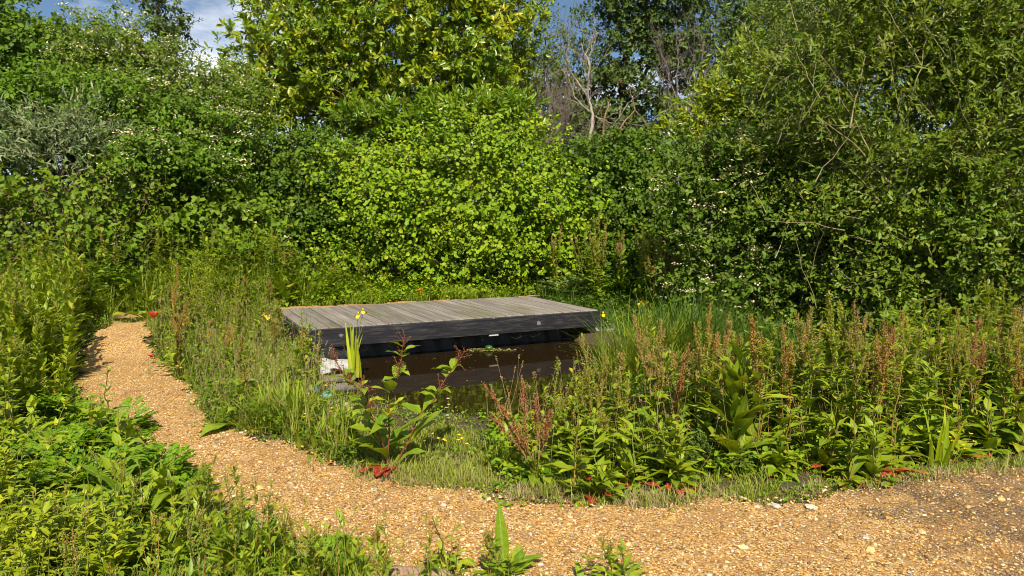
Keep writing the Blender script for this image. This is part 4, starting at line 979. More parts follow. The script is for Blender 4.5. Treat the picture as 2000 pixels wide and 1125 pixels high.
NEAR = px_poly([(280, 1000), (400, 1010), (560, 1065), (640, 1100), (800, 1135), (1000, 1140), (1250, 1150)]) + [(.4, 2.3), (-.8, 2.0), (-2.2, 2.2)]
grass('fresh grass along the near edge of the path at the bottom', NEAR, 9000, (.06, .26), 9, w=.004, tint=(0, .7), tufts=420)
FORE = px_poly([(690, 850), (830, 838), (960, 850), (985, 965), (880, 952), (780, 945), (700, 925)])
grass('low tufted grass on the open verge between the two red stemmed docks', FORE, 9000, (.04, .15), 19, w=.004, lean=.7, tufts=330, tint=(.2, 1), keep=dry)
ALL = [(-7, 2.3), (5.5, 2.3), (6.5, 8), (2, 11), (-7, 11)]
near_edge = lambda x, y: (np.abs(on_path(x, y) - .02) < .09) & (y > 2.6)
grass('straggling grass creeping over the edges of the gravel path', ALL, 120000, (.03, .16), 20, w=.004, lean=.8, tufts=9000, tint=(.1, .95), keep=near_edge)
cover('small weeds creeping over the edges of the gravel path', ALL, 60000, 9, fernm, (.03, .018), .05, keep=near_edge)
rngs = np.random.default_rng(55)
grass('few thin tufts growing in the gravel', ALL, 60000, (.02, .09), 21, w=.003, lean=.9, tufts=160, tint=(.1, .9), keep=lambda x, y: (on_path(x, y) < -.1) & (x < 1.5) & (np.random.default_rng(5).random(len(x)) < .25))
cover('small leaved ground cover under the left weeds', LEFT, 18000, 1, fernm, (.045, .024), .14)
cover('leafy ground cover before the bramble thicket', LEFTBACK, 18000, 2, bramble, (.08, .045), .75)
cover('leafy ground cover between path and pond', MEDIAN, 14000, 3, elder, (.04, .02), .18, keep=dry)
cover('leafy ground cover under the front docks', PLANTED, 9000, 4, hazel, (.06, .032), .14, keep=dry)
cover('leafy ground cover behind the deck', DECKBACK, 9000, 5, hazel, (.06, .04), .30, keep=lambda x, y: on_path(x, y) > .12)
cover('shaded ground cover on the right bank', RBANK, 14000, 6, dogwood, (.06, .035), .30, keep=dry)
cover('clover and small leaves in the front verge', VERGE, 9000, 7, fernm, (.022, .016), .06, keep=dry)
seedheads('plantain and grass seed heads between path and pond', MEDIAN, 420, (.2, .55), 1, straw)
seedheads('grass seed heads among the front docks', PLANTED, 140, (.25, .6), 2, seed_tan)
seedheads('dead straw stalks standing among the front docks', PLANTED, 90, (.3, .7), 4, straw)
seedheads('grass seed heads in the near weeds', NEAR, 60, (.12, .35), 3, seed_green)

# ---- docks in front of the pond, left to right
dock(762, 918, 'large red stemmed dock with three spreading stems and bright red lower leaves', [(790, 655), (905, 690, .15), (645, 690, .1), (700, 740, -.1)], None, 101, basal=5, bl=.24, bw=.10, sl=.25, sw=.085, nl=9, up=.5, r=.007, stem=stem_dark,
     olds=[(722, 945, .27, .12, .45, dock_old, .1), (690, 928, .26, .07, .5, dock_old, .3), (745, 950, .24, .10, .5, dock_old, .05), (800, 940, .2, .05, .3, dock_old, .0)])
rng = np.random.default_rng(77)
d0 = [o for o in bpy.data.objects if o.name == 'dock_plant'][0]
g = Geo()
for s_ in [c for c in d0.children if c.name.startswith('stem')]:
    co = np.empty(len(s_.data.vertices) * 3); s_.data.vertices.foreach_get('co', co); co = co.reshape(12, 6, 3).mean(1) + np.array(d0.location)
    u = np.linspace(.55, 1, 26); q = np.stack([np.interp(u, np.linspace(0, 1, 12), co[:, i]) for i in range(3)], -1)
    k = rng.integers(6, 26, 16); A = q[k]; D = unit(np.array([0, 0, .7]) + rng.normal(0, .6, (16, 3))); Lb = rng.uniform(.03, .09, 16)
    t_ = np.linspace(0, 1, 4); br = A[:, None] + D[:, None] * (Lb[:, None] * t_)[..., None]
    tubes(br, np.full((1, 4), .0022), 4, geo=g)
    seeds(rng, g, br[:, 1:].reshape(-1, 3), 4, .0075, .006); seeds(rng, g, q, 3, .0065, .005)
g.obj('seed_head', seed_dark, d0)
dock(1050, 935, 'rust red seeded dock leaning left over the pond edge', [(943, 748, .1), (975, 790), (1018, 742, .2), (1045, 775), (955, 810, -.1), (1078, 800, -.1), (1000, 830)], seed_red, 2, basal=9, bl=.24, bw=.085, nl=3, sl=.12, sw=.035, plen=.10, pfrac=.4, nbr=11, spread=.45, ssize=.0085, whorl=.010,
     olds=[(1030, 975, .24, .085, 1.0, dockl, .45), (1118, 980, .27, .10, 1.0, dockl, .35), (1075, 975, .2, .05, 1.1, dockl, .5)])
dock(1085, 905, 'small leafy dock standing against the dark water right of the rusty dock', [(1088, 695), (1060, 750)], seed_green, 3, basal=4, nl=16, sl=.10, sw=.022, plen=.07, nbr=7, stem=stem_green, ssize=.006)
dock(1160, 900, 'spindly green dock with thin open panicles at the right end of the deck', [(1135, 650, .3), (1185, 690, .1), (1150, 720)], seed_green, 4, basal=5, nl=8, sl=.11, sw=.022, plen=.17, nbr=13, stem=stem_red, dens=.9, ssize=.006)
dock(1265, 915, 'dock with two very large flat leaves spreading over the verge', [(1240, 780), (1290, 760)], None, 5, basal=9, bl=.26, bw=.11, nl=8, sl=.2, sw=.065, stem=stem_red, old=3, olds=[(1225, 905, .22, .10, .9, dockl, .35), (1335, 925, .27, .11, .9, dockl, .7)])
dock(1285, 880, 'tall dock with wide pinkish tan panicles before the sedge', [(1236, 605, .1), (1290, 625), (1262, 660, .2), (1320, 690)], seed_tan, 6, basal=5, nl=10, sl=.16, sw=.05, plen=.22, pfrac=.38, nbr=18, spread=.35)
dock(1315, 895, 'dock with one crimson seed spike left of the yellow-green spikes', [(1345, 672), (1332, 740)], seed_red, 7, basal=5, nl=8, sl=.18, sw=.055, plen=.10, pfrac=.35, nbr=14, spread=.25, stem=stem_red, ssize=.009)
dock(1375, 900, 'dock with slender yellow-green seed spikes left of the broad leaved plant', [(1366, 628), (1383, 648), (1395, 690)], seed_green, 8, basal=5, nl=9, sl=.14, sw=.035, plen=.11, pfrac=.4, nbr=11, spread=.2, stem=stem_green, ssize=.009)
dock(1430, 915, 'broad leaved pale green plant with big upright leaves and no seed head', [(1448, 655), (1425, 700), (1462, 690)], None, 9, basal=6, bl=.3, bw=.10, nl=15, sl=.34, sw=.075, up=1.15, leafm=docky, stem=stem_green, name='broad_leaved_weed', cat='weed')
dock(1478, 912, 'dock with one dense orange rust spike beside the broad leaved plant', [(1466, 615), (1480, 650)], seed_rust, 10, basal=5, nl=10, sl=.2, sw=.05, plen=.12, pfrac=.5, nbr=16, spread=.22, ssize=.009)
dock(1420, 890, 'short tan seeded dock behind the broad leaved plant', [(1414, 642), (1405, 680)], seed_tan, 11, basal=3, nl=5, plen=.1, nbr=9)
dock(1535, 905, 'dock with an orange brown branching spike above a low leaf rosette', [(1528, 632), (1545, 670)], seed_rust, 12, basal=10, bl=.27, bw=.085, nl=12, sl=.17, sw=.045, plen=.15, pfrac=.5, nbr=14, spread=.3, old=2,
     olds=[(1565, 925, .24, .06, .5, dockl, .9), (1600, 920, .24, .06, .5, dockl, .75), (1490, 925, .22, .06, .9, dock_old, .9)])
dock(1575, 890, 'leafy green dock with brownish tips between the orange and yellow-green spikes', [(1555, 608), (1585, 600), (1600, 650)], seed_tan, 13, basal=5, nl=22, sl=.14, sw=.03, plen=.10, pfrac=.66, nbr=8, stem=stem_green)
dock(1645, 885, 'tallest dock with thick bright yellow-green seed spikes', [(1618, 568), (1640, 590), (1610, 640)], seed_green, 14, basal=5, nl=18, sl=.16, sw=.04, plen=.16, pfrac=.55, nbr=13, spread=.25, stem=stem_green, ssize=.0115, whorl=.009)
dock(1680, 880, 'dock with brown feathery top just right of the yellow-green spikes', [(1668, 590), (1690, 620), (1655, 640)], seed_tan, 15, basal=4, nl=16, sl=.15, sw=.035, plen=.18, pfrac=.6, nbr=14, dens=.8, ssize=.006)
dock(1712, 915, 'drying dock with orange spikes and a bare straw coloured foot', [(1725, 640), (1740, 655), (1712, 660)], seed_rust, 16, basal=2, nl=7, plen=.14, pfrac=.5, nbr=14, spread=.28, old=4)
dock(1748, 905, 'thin green weed leaning right with a drooping tip', [(1768, 605), (1755, 680)], seed_green, 17, basal=3, nl=12, sl=.14, sw=.022, plen=.10, pfrac=.6, nbr=7, stem=stem_red, dens=.7)
dock(1800, 895, 'plain leafy green dock right of the thin leaning weed', [(1790, 690), (1815, 700), (1830, 690)], None, 18, basal=6, nl=18, sl=.2, sw=.045, stem=stem_green, old=1)
dock(1868, 880, 'thin branching yellowish dock in front of the sallow trunk', [(1868, 600), (1850, 650), (1885, 640)], seed_green, 19, basal=4, nl=16, sl=.12, sw=.025, plen=.14, pfrac=.5, nbr=13, stem=stem_red, ssize=.006)
dock(1905, 870, 'dock with a single dark crimson spike near the right edge', [(1914, 618), (1925, 650), (1902, 660)], seed_red, 20, basal=4, nl=12, sl=.15, sw=.035, plen=.12, pfrac=.55, nbr=9, spread=.3)
dock(1955, 870, 'green dock with a few pale leaves right of the dark crimson spike', [(1945, 650), (1970, 660)], seed_green, 21, basal=5, nl=18, sl=.17, sw=.04, plen=.1, pfrac=.65, nbr=7)
dock(1995, 875, 'reddish dock half cut by the right edge', [(1990, 665), (2010, 650), (1975, 700)], seed_rust, 22, basal=6, nl=12, sl=.16, sw=.04, plen=.14, pfrac=.5, nbr=12, old=2, olds=[(1975, 918, .27, .09, .5, dockl, .95)])
dock(1640, 915, 'low dock rosette with pale leaves flat on the verge under the tallest dock', [], None, 23, basal=9, bl=.24, bw=.07, bel=(.1, .7), old=2)
dock(1740, 925, 'low dock rosette with bronzed leaves beside the drying dock', [], None, 24, basal=5, bl=.22, bw=.06, bel=(.1, .6), old=4, olds=[(1800, 930, .26, .07, .4, dock_old, .85)])
dock(1205, 935, 'low dock with withered red leaves at the gravel edge', [], None, 25, basal=4, bl=.2, bw=.07, bel=(.2, .8), old=6)
dock(1330, 940, 'small withered dock with orange leaves in the front verge', [], None, 26, basal=3, bl=.18, bw=.06, bel=(.2, .8), old=6)
dock(1210, 905, 'dock with many narrow green leaves behind the two large flat leaves', [(1205, 720), (1225, 740)], seed_green, 27, basal=6, nl=16, sl=.17, sw=.04, plen=.1, nbr=8, stem=stem_red)
dock(1850, 900, 'low leafy dock left of the drying leaf at the right edge', [(1840, 760)], None, 28, basal=8, bl=.24, bw=.08, nl=6, old=2)
dock(985, 1128, 'young dock at the bottom centre with one tall upright leaf', [(1000, 1085)], None, 29, basal=8, bl=.17, bw=.05, nl=3, sl=.1, sw=.04, bel=(.6, 1.3), stem=stem_red,
     olds=[(1075, 1085, .21, .07, .6, dockl, .3)])
d1 = [o for o in bpy.data.objects if o.get('label', '').startswith('young dock at the bottom')][0]
b_ = np.array(d1.location)
blades((b_ + UP * .04)[None], np.array([[-.10, .25, 1.0]]), np.array([[.15, -1, .25]]), .30, .062, DOCKP[1:], 12, 5, -.12, .25, .05, 12, tint=.35, geo=Geo()).obj('upright_leaf', dockl, d1)
dock(868, 1118, 'drooping dock leaf clump left of the young dock at the bottom', [(845, 1010), (890, 1020)], None, 30, basal=6, bl=.17, bw=.07, nl=7, sl=.09, sw=.02, bel=(.7, 1.2), stem=stem_red)
dock(235, 1010, 'big leaved dock beside the ferny plants at the near left', [(245, 890)], None, 31, basal=12, bl=.34, bw=.10, nl=2, sl=.2, sw=.07, bel=(.7, 1.4), leafm=dockl, stem=stem_red, old=2)
dock(455, 838, 'low broad leaved dock at the inner bend of the path', [(470, 740)], None, 32, basal=11, bl=.36, bw=.12, nl=5, sl=.16, sw=.05, bel=(.2, .9), old=1)
dock(350, 742, 'brown seeded dock beside the red poppy', [(345, 515), (335, 560, .2), (365, 590), (350, 620, -.2)], seed_rust, 33, basal=7, bl=.3, bw=.10, nl=9, plen=.16, pfrac=.4, nbr=17, spread=.3)
dock(205, 868, 'slender sow thistle standing alone at the left edge of the path', [(207, 705), (195, 760)], None, 34, basal=6, bl=.2, bw=.035, nl=12, sl=.17, sw=.03, up=.6, stem=stem_green, name='sow_thistle', cat='thistle')
dock(290, 655, 'dock with one very large round leaf beside the path end', [(300, 560)], None, 35, basal=7, bl=.4, bw=.17, nl=4, sl=.2, sw=.07, bel=(.6, 1.2))
dock(555, 600, 'leafy dock at the back left corner of the deck', [(540, 530), (560, 545)], None, 36, basal=8, bl=.4, bw=.13, nl=8, sl=.3, sw=.10, bel=(.5, 1.2), stem=stem_green)

# ---- looser groups
def scatter_docks(poly, n, label, group, seed, hh, mats, keep=None, **kw):
    rng = np.random.default_rng(seed); xy = sample_poly(rng, poly, n * 3)
    if keep is not None: xy = xy[keep(xy[:, 0], xy[:, 1])]
    for i, q in enumerate(xy[:n]):
        b = under(*q); h = rng.uniform(*hh)
        dock(0, 0, label, [h * rng.uniform(.75, 1.05) for _ in range(rng.integers(1, 4))], mats[i % len(mats)], seed * 50 + i, group=group, base=b, stem=stem_red if i % 2 else stem_green, **kw)
scatter_docks(px_poly([(100, 800), (135, 750), (150, 700), (200, 650), (-150, 650), (-150, 800)]), 60, 'slim bright green leafy dock in the dense stand left of the path', 'green docks left of the path', 301, (.75, 1.3), [None, None, None, seed_green], name='leafy_dock_plant', cat='leafy_dock', nl=26, sl=.19, sw=.045, up=1.0, leafm=docky, basal=5, bl=.2, bw=.06, plen=.09, nbr=7, pfrac=.7)  # leafy docks, the same plant as the other docks
NEARW = px_poly([(270, 1010), (400, 1020), (520, 1060), (620, 1085), (760, 1110), (820, 1150)]) + [(-.5, 2.4), (-.8, 2.3), (-2.3, 2.4)]
FRONT = px_poly([(1000, 972), (1180, 982), (1320, 982), (1480, 972), (1650, 952), (1800, 928), (2050, 900), (2050, 870), (1750, 895), (1450, 925), (1130, 935), (1000, 940)])
scatter_docks(FRONT, 20, 'broad leaved green dock in the front row along the verge', 'front row docks along the verge', 310, (.2, .55), [None], old=2, nl=7, sl=.18, sw=.05, basal=6, bl=.21, bw=.07, bel=(.2, 1.1), leafm=docky)
scatter_docks(px_poly([(1180, 880), (1500, 880), (1900, 850), (2080, 850), (2080, 790), (1600, 800), (1180, 830)]), 40, 'upright leafy green dock packed among the seeded docks', 'green docks among the seeded ones', 320, (.55, 1.0), [seed_green, None, seed_tan], old=1, nl=17, sl=.16, sw=.034, basal=3, bl=.22, bw=.06, up=1.0, leafm=docky, plen=.1, nbr=7, pfrac=.75, keep=dry)
scatter_docks(px_poly([(1040, 930), (1200, 930), (1220, 880), (1120, 870), (1040, 895)]), 11, 'slender green dock between the rust red dock and the two leaved dock', 'slender green docks at the pond end', 321, (.4, .72), [seed_green, None, seed_tan], nl=16, sl=.14, sw=.036, basal=5, bl=.2, bw=.06, plen=.1, nbr=9, leafm=docky, ssize=.007)
scatter_docks(px_poly([(1330, 900), (1900, 860), (2060, 850), (2060, 820), (1600, 830), (1330, 850)]), 16, 'slender dock with a thin rusty spike rising above the leafy docks', 'slender rusty docks', 322, (.75, 1.05), [seed_rust, seed_tan, seed_red], nl=9, sl=.13, sw=.03, basal=3, bl=.2, bw=.05, plen=.12, nbr=11, pfrac=.55, spread=.25, keep=dry)
scatter_docks(px_poly([(-110, 950), (40, 910), (125, 835), (120, 795), (-110, 795)]), 30, 'shorter green dock at the near end of the dense stand left of the path', 'near green docks left of the path', 323, (.45, .85), [None, None, seed_green], name='leafy_dock_plant', cat='leafy_dock', nl=24, sl=.15, sw=.034, up=1.0, basal=4, bl=.2, bw=.05, plen=.08, nbr=7, pfrac=.7, leafm=docky)  # docks as well, the near end of that stand
scatter_docks(NEARW, 26, 'tall thin stalk with few leaves at the near edge of the path', 'thin stalks at the near path edge', 324, (.3, .52), [seed_green, None, seed_tan], name='thin_weed', cat='weed', nl=4, sl=.09, sw=.018, basal=2, bl=.1, bw=.02, r=.0028, plen=.05, nbr=4, pfrac=.8, up=.9, ssize=.005)
scatter_docks(LEFTBACK, 60, 'tall weed with broad leaves between the path and the bramble thicket', 'broad leaved weeds before the brambles', 302, (.9, 1.45), [None, seed_green, seed_tan, None, seed_green, None, seed_rust], name='tall_weed', cat='weed', nl=22, sl=.24, sw=.06, basal=5, bl=.3, bw=.1, plen=.16, nbr=9, ssize=.010, whorl=.016)
scatter_docks(MEDIAN, 26, 'small dock in the grass between the path and the deck', 'docks between path and deck', 303, (.35, .75), [seed_tan, None, seed_rust, None, seed_green], keep=lambda x, y: (poly_sd(POND, x, y) > .12) & (on_path(x, y) > .15), nl=12, sl=.14, sw=.04, basal=5, bl=.2, bw=.055, plen=.1, nbr=9)
scatter_docks(px_poly([(1500, 880), (1750, 850), (2100, 840), (2100, 700), (1800, 720), (1600, 760)]), 30, 'dock in the crowded back row at the right of the pond', 'back row docks at the right', 304, (.6, 1.0), [seed_green, None, None, seed_tan, seed_green, None], keep=dry, nl=22, sl=.19, sw=.05, leafm=docky, basal=4, plen=.14, nbr=10, ssize=.008, whorl=.013)
scatter_docks([(1.1, 5.0), (1.6, 4.9), (2.4, 5.0), (3.4, 5.4), (3.2, 5.9), (1.5, 5.5), (1.1, 5.5)], 14, 'thin green dock in the second row at the near pond edge', 'second row docks at the pond edge', 305, (.45, .75), [seed_green, None, seed_tan], keep=dry, nl=16, sl=.13, sw=.03, basal=4, bl=.18, bw=.05, plen=.12, nbr=9, ssize=.007)
scatter_docks(DECKBACK, 12, 'dock in the weeds behind the deck', 'docks behind the deck', 306, (.5, .9), [None, seed_tan, seed_green], keep=lambda x, y: (on_path(x, y) > .3), nl=14, sl=.2, sw=.06, basal=7, bl=.3, bw=.1, ssize=.010, whorl=.016, nbr=8)
scatter_docks([tuple(dk(4.4, 2.4)), (1.9, 11.0), (3.0, 10.4), (3.6, 11.4), (2.4, 12.6)], 24, 'tall dock with tan seed head in the weeds right of the deck', 'tall docks right of the deck', 307, (1.0, 1.5), [seed_tan, seed_green, seed_tan], nl=16, sl=.2, sw=.05, basal=4, plen=.2, nbr=11, ssize=.010, whorl=.015)
scatter_docks(NEARW, 38, 'young dock sprouting at the near edge of the path', 'young docks at the near path edge', 308, (.16, .46), [None, None, seed_green], name='dock_seedling', nl=7, sl=.11, sw=.026, basal=5, bl=.15, bw=.038, r=.003, leafm=docky, plen=.04, nbr=4, pfrac=.75, up=.9, ssize=.005)
scatter_docks(px_poly([(-60, 840), (120, 830), (230, 900), (330, 960), (380, 1010), (330, 1110), (60, 1110), (-60, 1000)]), 22, 'broad leaved dock rosette among the ferny plants at the near left', 'dock rosettes at the near left', 309, (.2, .5), [None], nl=5, sl=.2, sw=.06, basal=9, bl=.28, bw=.085, bel=(.4, 1.3), leafm=docky)
b_ = ground_pt(1293, 620)
dock(1293, 620, 'tall dead brown dock spike standing alone before the dogwood', [(1292, 425), (1298, 470)], seed_rust, 37, basal=0, nl=0, plen=.22, pfrac=.3, nbr=20, spread=.12, ssize=.012, whorl=.015, r=.008)

def scatter_herbs(poly, count, label, group, seed, hh, keep=None, **kw):
    rng = np.random.default_rng(seed); xy = sample_poly(rng, poly, count * 3)
    if keep is not None: xy = xy[keep(xy[:, 0], xy[:, 1])]
    for i, q in enumerate(xy[:count]): herb(under(*q), label, rng.uniform(*hh), seed * 50 + i, group=group, **kw)
scatter_herbs(LEFTBACK, 70, 'upright narrow leaved weed in the tall growth before the brambles', 'tall weeds before the brambles', 311, (.8, 1.4), n=38, ll=.15, lw=.03, stems=3, mat=elder)
scatter_herbs(px_poly([(330, 600), (560, 600), (580, 640), (430, 680), (310, 660)]), 22, 'branching green weed in the growth left of the deck', 'weeds left of the deck', 312, (.5, 1.0), n=30, ll=.10, lw=.022, stems=3, mat=yellowgreen, keep=lambda x, y: on_path(x, y) > .15)
scatter_herbs(MEDIAN, 44, 'bushy green weed in the grass between the path and the pond', 'bushy weeds between path and pond', 318, (.18, .5), n=20, ll=.08, lw=.024, stems=3, mat=hazel, keep=lambda x, y: (poly_sd(POND, x, y) > .12) & (on_path(x, y) > .05), lean=.2)
scatter_herbs(DECKBACK, 26, 'leafy green weed at the foot of the hazel behind the deck', 'weeds behind the deck', 313, (.35, .8), n=24, ll=.12, lw=.04, stems=3, mat=hazel, keep=lambda x, y: on_path(x, y) > .35)
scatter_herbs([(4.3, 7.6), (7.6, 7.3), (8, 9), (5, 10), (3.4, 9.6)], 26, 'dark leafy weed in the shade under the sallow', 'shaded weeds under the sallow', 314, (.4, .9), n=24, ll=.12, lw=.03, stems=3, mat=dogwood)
scatter_herbs(px_poly([(1560, 870), (1750, 850), (2100, 840), (2100, 720), (1800, 740)]), 34, 'yellowish willowherb crowded among the docks at the right', 'willowherbs at the right', 315, (.45, .85), n=30, ll=.085, lw=.018, stems=3, mat=thorn, stemm=stem_red, keep=dry)
scatter_herbs(px_poly([(-60, 1135), (150, 1110), (260, 1125), (150, 1200), (-80, 1200)]), 16, 'bright yellow-green bushy sapling in the bottom left corner', 'yellow-green saplings in the corner', 316, (.22, .42), n=26, ll=.075, lw=.032, stems=4, mat=yellowgreen, name='sapling', cat='sapling', lean=.35)
scatter_herbs(px_poly([(-100, 1000), (20, 960), (80, 1060), (-40, 1120)]), 9, 'yellow-green arching shrub shoot at the left edge', 'shrub shoots at the left edge', 317, (.4, .7), n=34, ll=.075, lw=.030, stems=3, mat=yellowgreen, name='shrub_shoot', cat='shrub', lean=.3)

# ---- ferny plants
for i, (x, y, fr, L, lb) in enumerate(((120, 905, 12, .34, 'bushy ferny cow parsley at the near left below the green docks'), (180, 970, 12, .30, 'low ferny cow parsley in front of the big leaved dock'), (60, 940, 10, .32, 'ferny cow parsley at the left edge above the yellow-green shoots'),
        (300, 960, 9, .24, 'spreading ferny plant reaching over the gravel at the left'), (345, 985, 8, .18, 'smallest ferny plant on the gravel edge'), (150, 830, 10, .3, 'ferny cow parsley by the sow thistle'), (255, 845, 7, .2, 'feathery leaves lying on the gravel behind the big leaved dock'),
        (220, 595, 12, .62, 'tall feathery green hemlock before the brambles at the left'), (280, 600, 11, .60, 'tall feathery hemlock right of the first one'), (430, 600, 12, .5, 'feathery cow parsley in the weeds left of the deck'),
        (1110, 585, 12, .45, 'blue-green ferny plant at the back right corner of the deck'), (1150, 600, 11, .40, 'bright ferny cow parsley beside the right end of the deck'), (1180, 590, 11, .5, 'ferny cow parsley behind the sedge right of the deck'), (640, 1122, 8, .16, 'small feathery yarrow at the bottom edge'))):
    parsley(x, y, lb, int(fr * 1.7), L * 1.2, i, leaf=.042, mat=mayweed if i in (10,) else fernm)
for i, (x, y, lb) in enumerate(((1432, 905, 'bluish feathery mayweed bush at the foot of the broad leaved plant'), (1400, 915, 'paler feathery mayweed left of the bluish one'))):
    parsley(x, y, lb, 30, .30, 40 + i, mat=mayweed, name='mayweed', cat='mayweed', el=(.7, 1.5), leaf=.018)

# ---- sedge and plantain tussocks
def tussock(px, py, label, n, h, seed, name, cat, mat, w, r, curl=(.4, 1.6), lean=.35, z=None, tint=(0, 1)):
    rng = np.random.default_rng(9000 + seed); b = ground_pt(px, py) if z is None else on_z(px, py, z)
    a = np.arange(24) * 6.283 / 24
    P = b + rng.normal(0, r, (n, 3)) * np.array([1, 1, 0]); P[:, 2] = np.maximum(gz(P[:, 0], P[:, 1]), WATER_Z) - .02
    D, U = azel(rng.random(n) * 6.28, np.clip(math.pi / 2 - np.abs(rng.normal(0, lean, n)), .2, 1.57))
    g = blades(P, D, U, h * rng.uniform(.55, 1.1, n), w * rng.uniform(.6, 1.3, n), GRASSP, 7, 3, rng.uniform(curl[0], curl[1], n), .25, tint=tint[0] + (tint[1] - tint[0]) * rng.random(n), geo=Geo(), rng=rng)
    g.V[0] = g.V[0] - b
    o = g.obj(name, mat); o.location = tuple(b); return tag(o, label, cat)
tussock(1335, 700, 'large dark green arching sedge tussock at the right bank', 1100, 1.15, 1, 'sedge_tussock', 'sedge', sedgem, .010, .17)
tussock(1265, 690, 'medium sedge tussock between the deck end and the large one', 700, 1.0, 2, 'sedge_tussock', 'sedge', grassm, .009, .15, tint=(.05, .6))
tussock(1205, 695, 'pale green rush clump at the water by the right end of the deck', 160, .6, 3, 'sedge_tussock', 'sedge', grassm, .012, .07, curl=(.2, 1.0), tint=(.3, .8))
tussock(1420, 680, 'shaded sedge tussock under the flowering dogwood', 600, .75, 4, 'sedge_tussock', 'sedge', sedgem, .009, .2)
tussock(1500, 690, 'sedge tussock behind the broad leaved plant', 500, .7, 5, 'sedge_tussock', 'sedge', sedgem, .009, .2)
tussock(570, 830, 'wide bright green plantain tussock at the bend of the path', 260, .42, 6, 'plantain_tussock', 'plantain', docky, .026, .10, curl=(.2, 1.3), lean=.5, tint=(.1, .8))
tussock(655, 870, 'smaller plantain tussock left of the large red stemmed dock', 170, .32, 7, 'plantain_tussock', 'plantain', docky, .024, .08, curl=(.2, 1.3), lean=.5, tint=(.1, .8))
tussock(490, 1100, 'plantain tussock at the near path edge', 110, .26, 8, 'plantain_tussock', 'plantain', dockl, .022, .06, curl=(.2, 1.0), lean=.4, tint=(0, .6))
tussock(700, 575, 'bright grass tussock on the gravel behind the deck', 260, .42, 9, 'grass_tussock', 'grass', grassm, .010, .12, tint=(.1, .5))
tussock(935, 578, 'pale bluish grass tussock behind the middle of the deck', 260, .3, 10, 'grass_tussock', 'grass', mayweed, .009, .14, tint=(.3, 1))
tussock(800, 580, 'low bluish grass tussock behind the deck left of the middle', 200, .26, 11, 'grass_tussock', 'grass', mayweed, .009, .14, tint=(.3, 1))
tussock(330, 1090, 'leafy dandelion tussock at the bottom left', 70, .24, 12, 'dandelion', 'dandelion', dockl, .05, .05, curl=(.5, 1.4), lean=.7, tint=(.2, .8))

# ---- irises and other flowers
iris(688, 735, 'yellow iris with upright lime leaves and two flowers before the black beam', 11, .56, 1, [(700, 616, .06), (709, 608, .055)], W=.038, lean=.15, z=-.03, mat=limey)
iris(1178, 700, 'yellow iris with one flower at the right end of the beam', 7, .6, 2, [(1178, 614, .06)], grassm, .016, z=-.1)
iris(1262, 640, 'yellow iris with two drooping flowers in the sedge', 6, .6, 3, [(1252, 592, .07), (1264, 594, .07)], sedgem, .02)
iris(1310, 620, 'yellow iris with one flower at the back of the sedge', 6, .6, 4, [(1309, 568, .08)], sedgem, .02)
iris(520, 680, 'yellow iris flower in the grass left of the deck', 5, .4, 5, [(516, 616, .06), (526, 620, .06)], grassm, .016)
iris(1835, 912, 'flowerless iris with a fan of bent green blades at the right verge', 11, .42, 6, (), None, .026, .3)
flower(303, 690, 'large red poppy beside the path', .36, petal_r, .085, 'poppy', 'poppy', 1, 5, .7)
flower(352, 705, 'orange red poppy behind the red one', .27, petal_o, .045, 'poppy', 'poppy', 2, 5, .7)
flower(296, 715, 'small red poppy low at the gravel edge', .10, petal_r, .04, 'poppy', 'poppy', 3, 5, .8)
flower(820, 588, 'orange poppy behind the deck', .18, petal_o, .07, 'poppy', 'poppy', 4, 5, .6)
for i, (x, y, hx, c_) in enumerate(((880, 835, .2, 3), (876, 845, .13, 2))):
    flower(x, y, ('taller white daisies at the water edge', 'short white daisies in front of the taller ones')[i], hx, petal_w, .014, 'daisy', 'daisy', 10 + i, 12, .15, None, c_, .03, .35, 4, petal_y)
bc = [(310, 700), (325, 715), (345, 705), (330, 690), (290, 735), (352, 748), (600, 860), (640, 790), (650, 850), (838, 905), (870, 900), (905, 915), (1810, 890), (1840, 900), (1760, 870), (1785, 860), (1860, 915), (1880, 900), (690, 590), (725, 585), (620, 705), (600, 690), (430, 700), (395, 690)]
for i, (x, y) in enumerate(bc):
    flower(x, y, 'small yellow buttercup with thin stems in the grass', .18, petal_y, .015, 'buttercup', 'buttercup', 30 + i, 5, .4, 'buttercups in the grass', 2 + i % 3, .04)
for i, (x, y) in enumerate(((500, 790), (520, 770), (480, 720), (540, 760), (560, 800), (425, 740), (410, 770), (600, 800))):
    flower(x, y, 'tiny pink flower head in the grass between path and pond', .22, petal_p, .010, 'clover', 'clover', 60 + i, 8, .6, 'pink clovers', 3, .05)

# ---- odd things lying about
wood = noise_mat('weathered_wood', [(.07, .06, .055, .3), (.19, .165, .15, .7)], 6, (.6, 5, 5), bump=.5)
brownw = noise_mat('brown_wood', [(.20, .12, .08, .3), (.36, .24, .17, .7)], 6, (.6, 5, 5), bump=.4)
stone_m = noise_mat('pink_stone', [(.28, .22, .18, .3), (.52, .42, .36, .6), (.62, .55, .50, .8)], 9, bump=.8)
def log(px, py, label, L, rad, ang, z, name='edging_timber', mat=wood, cat='timber'):
    p_ = on_z(px, py, z); d = np.array([math.cos(ang), math.sin(ang), 0])
    pl = limb(np.random.default_rng(int(px)), p_ - d * L / 2, p_ + d * L / 2, 6, 0, .01)
    g = Geo(); tubes(pl[None], rad * np.array([[.92, 1, 1.03, .98, 1, .9]]), 10, geo=g)
    for e in (0, -1): ball(g, pl[e], rad * .9, 10, 4, .95)
    g.V = [v - p_ for v in g.V]
    o = g.obj(name, mat); o.location = tuple(p_); return tag(o, label, cat)
log(634, 742, 'grey weathered round timber at the left bank below the pale liner fold', .55, .045, .35, .03)
